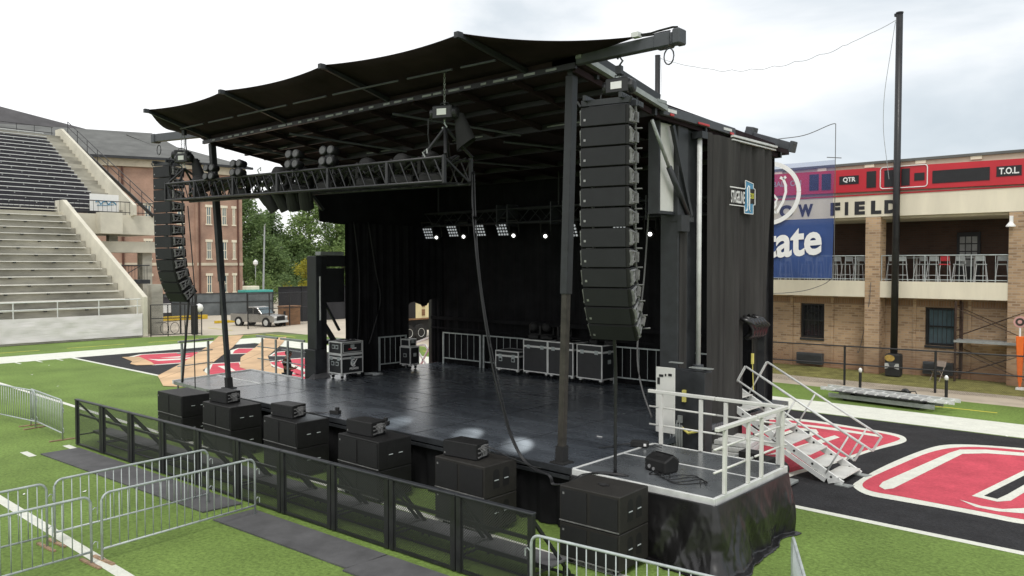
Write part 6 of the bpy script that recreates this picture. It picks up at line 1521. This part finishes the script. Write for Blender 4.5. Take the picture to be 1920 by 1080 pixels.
# ---------------------------------------------------------------- fence, posts, ladder cart, scaffold
fn = mesh_fence('chain_link_fence', 'long low black chain link fence before the field house', (-9.0,20.75), (10.2,22.6), 1.58, 'chain', 6, (1., .55), 'black_metal')
for lb, x, y in (('short black post with a white top behind the left end of the ladder cart', -1.86,20.95), ('short black post with a white top behind the right end of the ladder cart', 1.17,20.85)):
    t = T('white_topped_post', lb, 'post', (x,y,0), 0, 'short white topped posts'); M().tube((x,y,0), (x,y,.62), .055).build('shaft', 'black_metal', t); M().lathe([(.06,0),(.07,.1),(.03,.17)], (x,y,.62), n=10).build('cap', 'letter_white', t, smooth=True)
t = T('ladder_cart', 'long aluminium ladder section lying on a low wheeled cart on the turf', 'ladder', (0,18,0))
pA = Vector((-2.15,18.05,.36)); pB = Vector((2.25,17.65,.36)); dd = (pB-pA).normalized(); nn = Vector((-dd.y,dd.x,0))
for s in (-1, 1): M().bar(pA+nn*(.28*s), pB+nn*(.28*s), .06, .12).build('side_rail', 'alu', t)
for k in range(12): p = pA.lerp(pB, (k+.5)/12); M().bar(p-nn*.52, p+nn*.52, .06, .04).build('rung', 'alu', t)
M().bar(pA+dd*.35-nn*.4-Z*.2, pB-dd*.55-nn*.4-Z*.2, .06, .14).bar(pA+dd*.35+nn*.4-Z*.2, pB-dd*.55+nn*.4-Z*.2, .06, .14).build('cart_frame', 'alu_dull', t)
M().prism([tuple(pA+dd*.5-nn*.52-Z*.05), tuple(pB-dd*.8-nn*.52-Z*.05), tuple(pB-dd*.8+nn*.52-Z*.05), tuple(pA+dd*.5+nn*.52-Z*.05)], (0,0,.012)).build('rung_gap_shade', 'rubber', t)  # black sheet added close under the rungs, puts shade into the gaps
for p in (.2, .75):
    for s in (-.3, .3): c = pA.lerp(pB, p)+nn*s; M().lathe([(.06,-.03),(.09,-.02),(.09,.02),(.06,.03)], (c.x,c.y,.095), 'Y', 12).build('wheel', 'rubber', t)
t = T('tow_bar', 'black tow bar lying behind the ladder cart at the fence', 'tow bar', (0,19.6,0)); M().bar((-1.2,19.8,.15), (.3,19.7,.22), .07).lathe([(.1,-.06),(.16,0),(.1,.06)], (.15,19.6,.2), 'Y', 12).path([(.2,19.6,.25),(.5,19.5,.3),(.6,19.5,.1),(.75,19.6,.08)], .02).build('bar', 'black_metal', t)
sc = T('scaffold', 'rusty scaffold frame with a grey platform board against the brick wall', 'scaffold', (1.5,25.5,0))
K['rust_steel'] = mat('rust_steel', (.055, .032, .022), .7, .2, var=.35, scale=6)
for x in (.45, 3.0):
    for y in (25.2, 26.0): M().tube((x,y,.01), (x,y,3.3), .042, 6).build('upright', 'rust_steel', sc)
    g = M()
    for z in (.5, 1.1, 1.6, 2.1, 2.6, 3.1): g.tube((x,25.2,z), (x,26.0,z), .02, 6)
    g.tube((x+.16,25.6,.3), (x+.16,25.6,3.25), .035, 6).tube((x,25.6,.3), (x+.16,25.6,.3), .02, 5)
    g.build('rung', 'rust_steel', sc)
for y in (25.2, 26.0):
    for z0_, z1_ in ((.25,1.35), (1.85,3.0)):
        M().tube((.45,y,z0_), (3.0,y,z1_), .016, 5).build('cross_brace', 'rust_steel', sc); M().tube((.45,y,z1_), (3.0,y,z0_), .016, 5).build('cross_brace', 'rust_steel', sc)
M().box(.4,25.15,1.62,3.2,26.05,1.72).build('platform_board', 'alu_dull', sc)
mk = T('field_marker', 'orange padded field marker with a pink target disc at the right edge', 'marker', (2.83,24.5,0))
M().prism([(2.68,24.45,2.05),(2.95,24.45,2.05),(2.90,24.45,.35),(2.86,24.45,.12),(2.80,24.45,.12),(2.75,24.45,.5)], (0,.12,0)).prism([(2.99,24.45,2.05),(3.2,24.45,2.05),(3.06,24.45,.8),(2.98,24.45,1.2)], (0,.12,0)).build('pad', 'orange', mk, bevel=.02)
M().tube((2.81,24.5,2.0), (2.81,24.5,2.4), .035).build('neck', 'letter_white', mk)
M().lathe([(.01,-.04),(.22,-.04),(.22,.04),(.01,.04)], (2.81,24.5,2.6), 'Y', 20).build('disc', 'pink', mk)
M().lathe([(.01,-.048),(.15,-.048),(.15,-.0405)], (2.81,24.5,2.6), 'Y', 20).build('target_ring', 'leg_brown', mk)
M().lathe([(.01,-.056),(.075,-.056),(.075,-.0485)], (2.81,24.5,2.6), 'Y', 16).build('target_centre', 'pink', mk)
M().box(2.72,24.35,.003,2.98,24.65,.1).build('base', 'letter_white', mk)
fc = T('folding_chair', 'tan metal folding chair standing on the grass strip before the scaffold', 'chair', (-.1,24.9,0), R(-25))
K['chair_tan'] = mat('chair_tan', (.36, .29, .24), .5, .2, var=.1)
for s in (-1, 1):
    M().tube((s*.21,-.2,.01), (s*.2,.22,.80), .014, 6).build('front_leg', 'chair_tan', fc, local=True); M().tube((s*.19,.25,.01), (s*.19,-.17,.46), .014, 6).build('rear_leg', 'chair_tan', fc, local=True)
M().box(-.2,-.2,.43,.2,.18,.455).build('seat', 'chair_tan', fc, local=True); M().prism([(-.2,.165,.6),(.2,.165,.6),(.2,.235,.82),(-.2,.235,.82)], (0,.02,0)).build('backrest', 'chair_tan', fc, local=True)
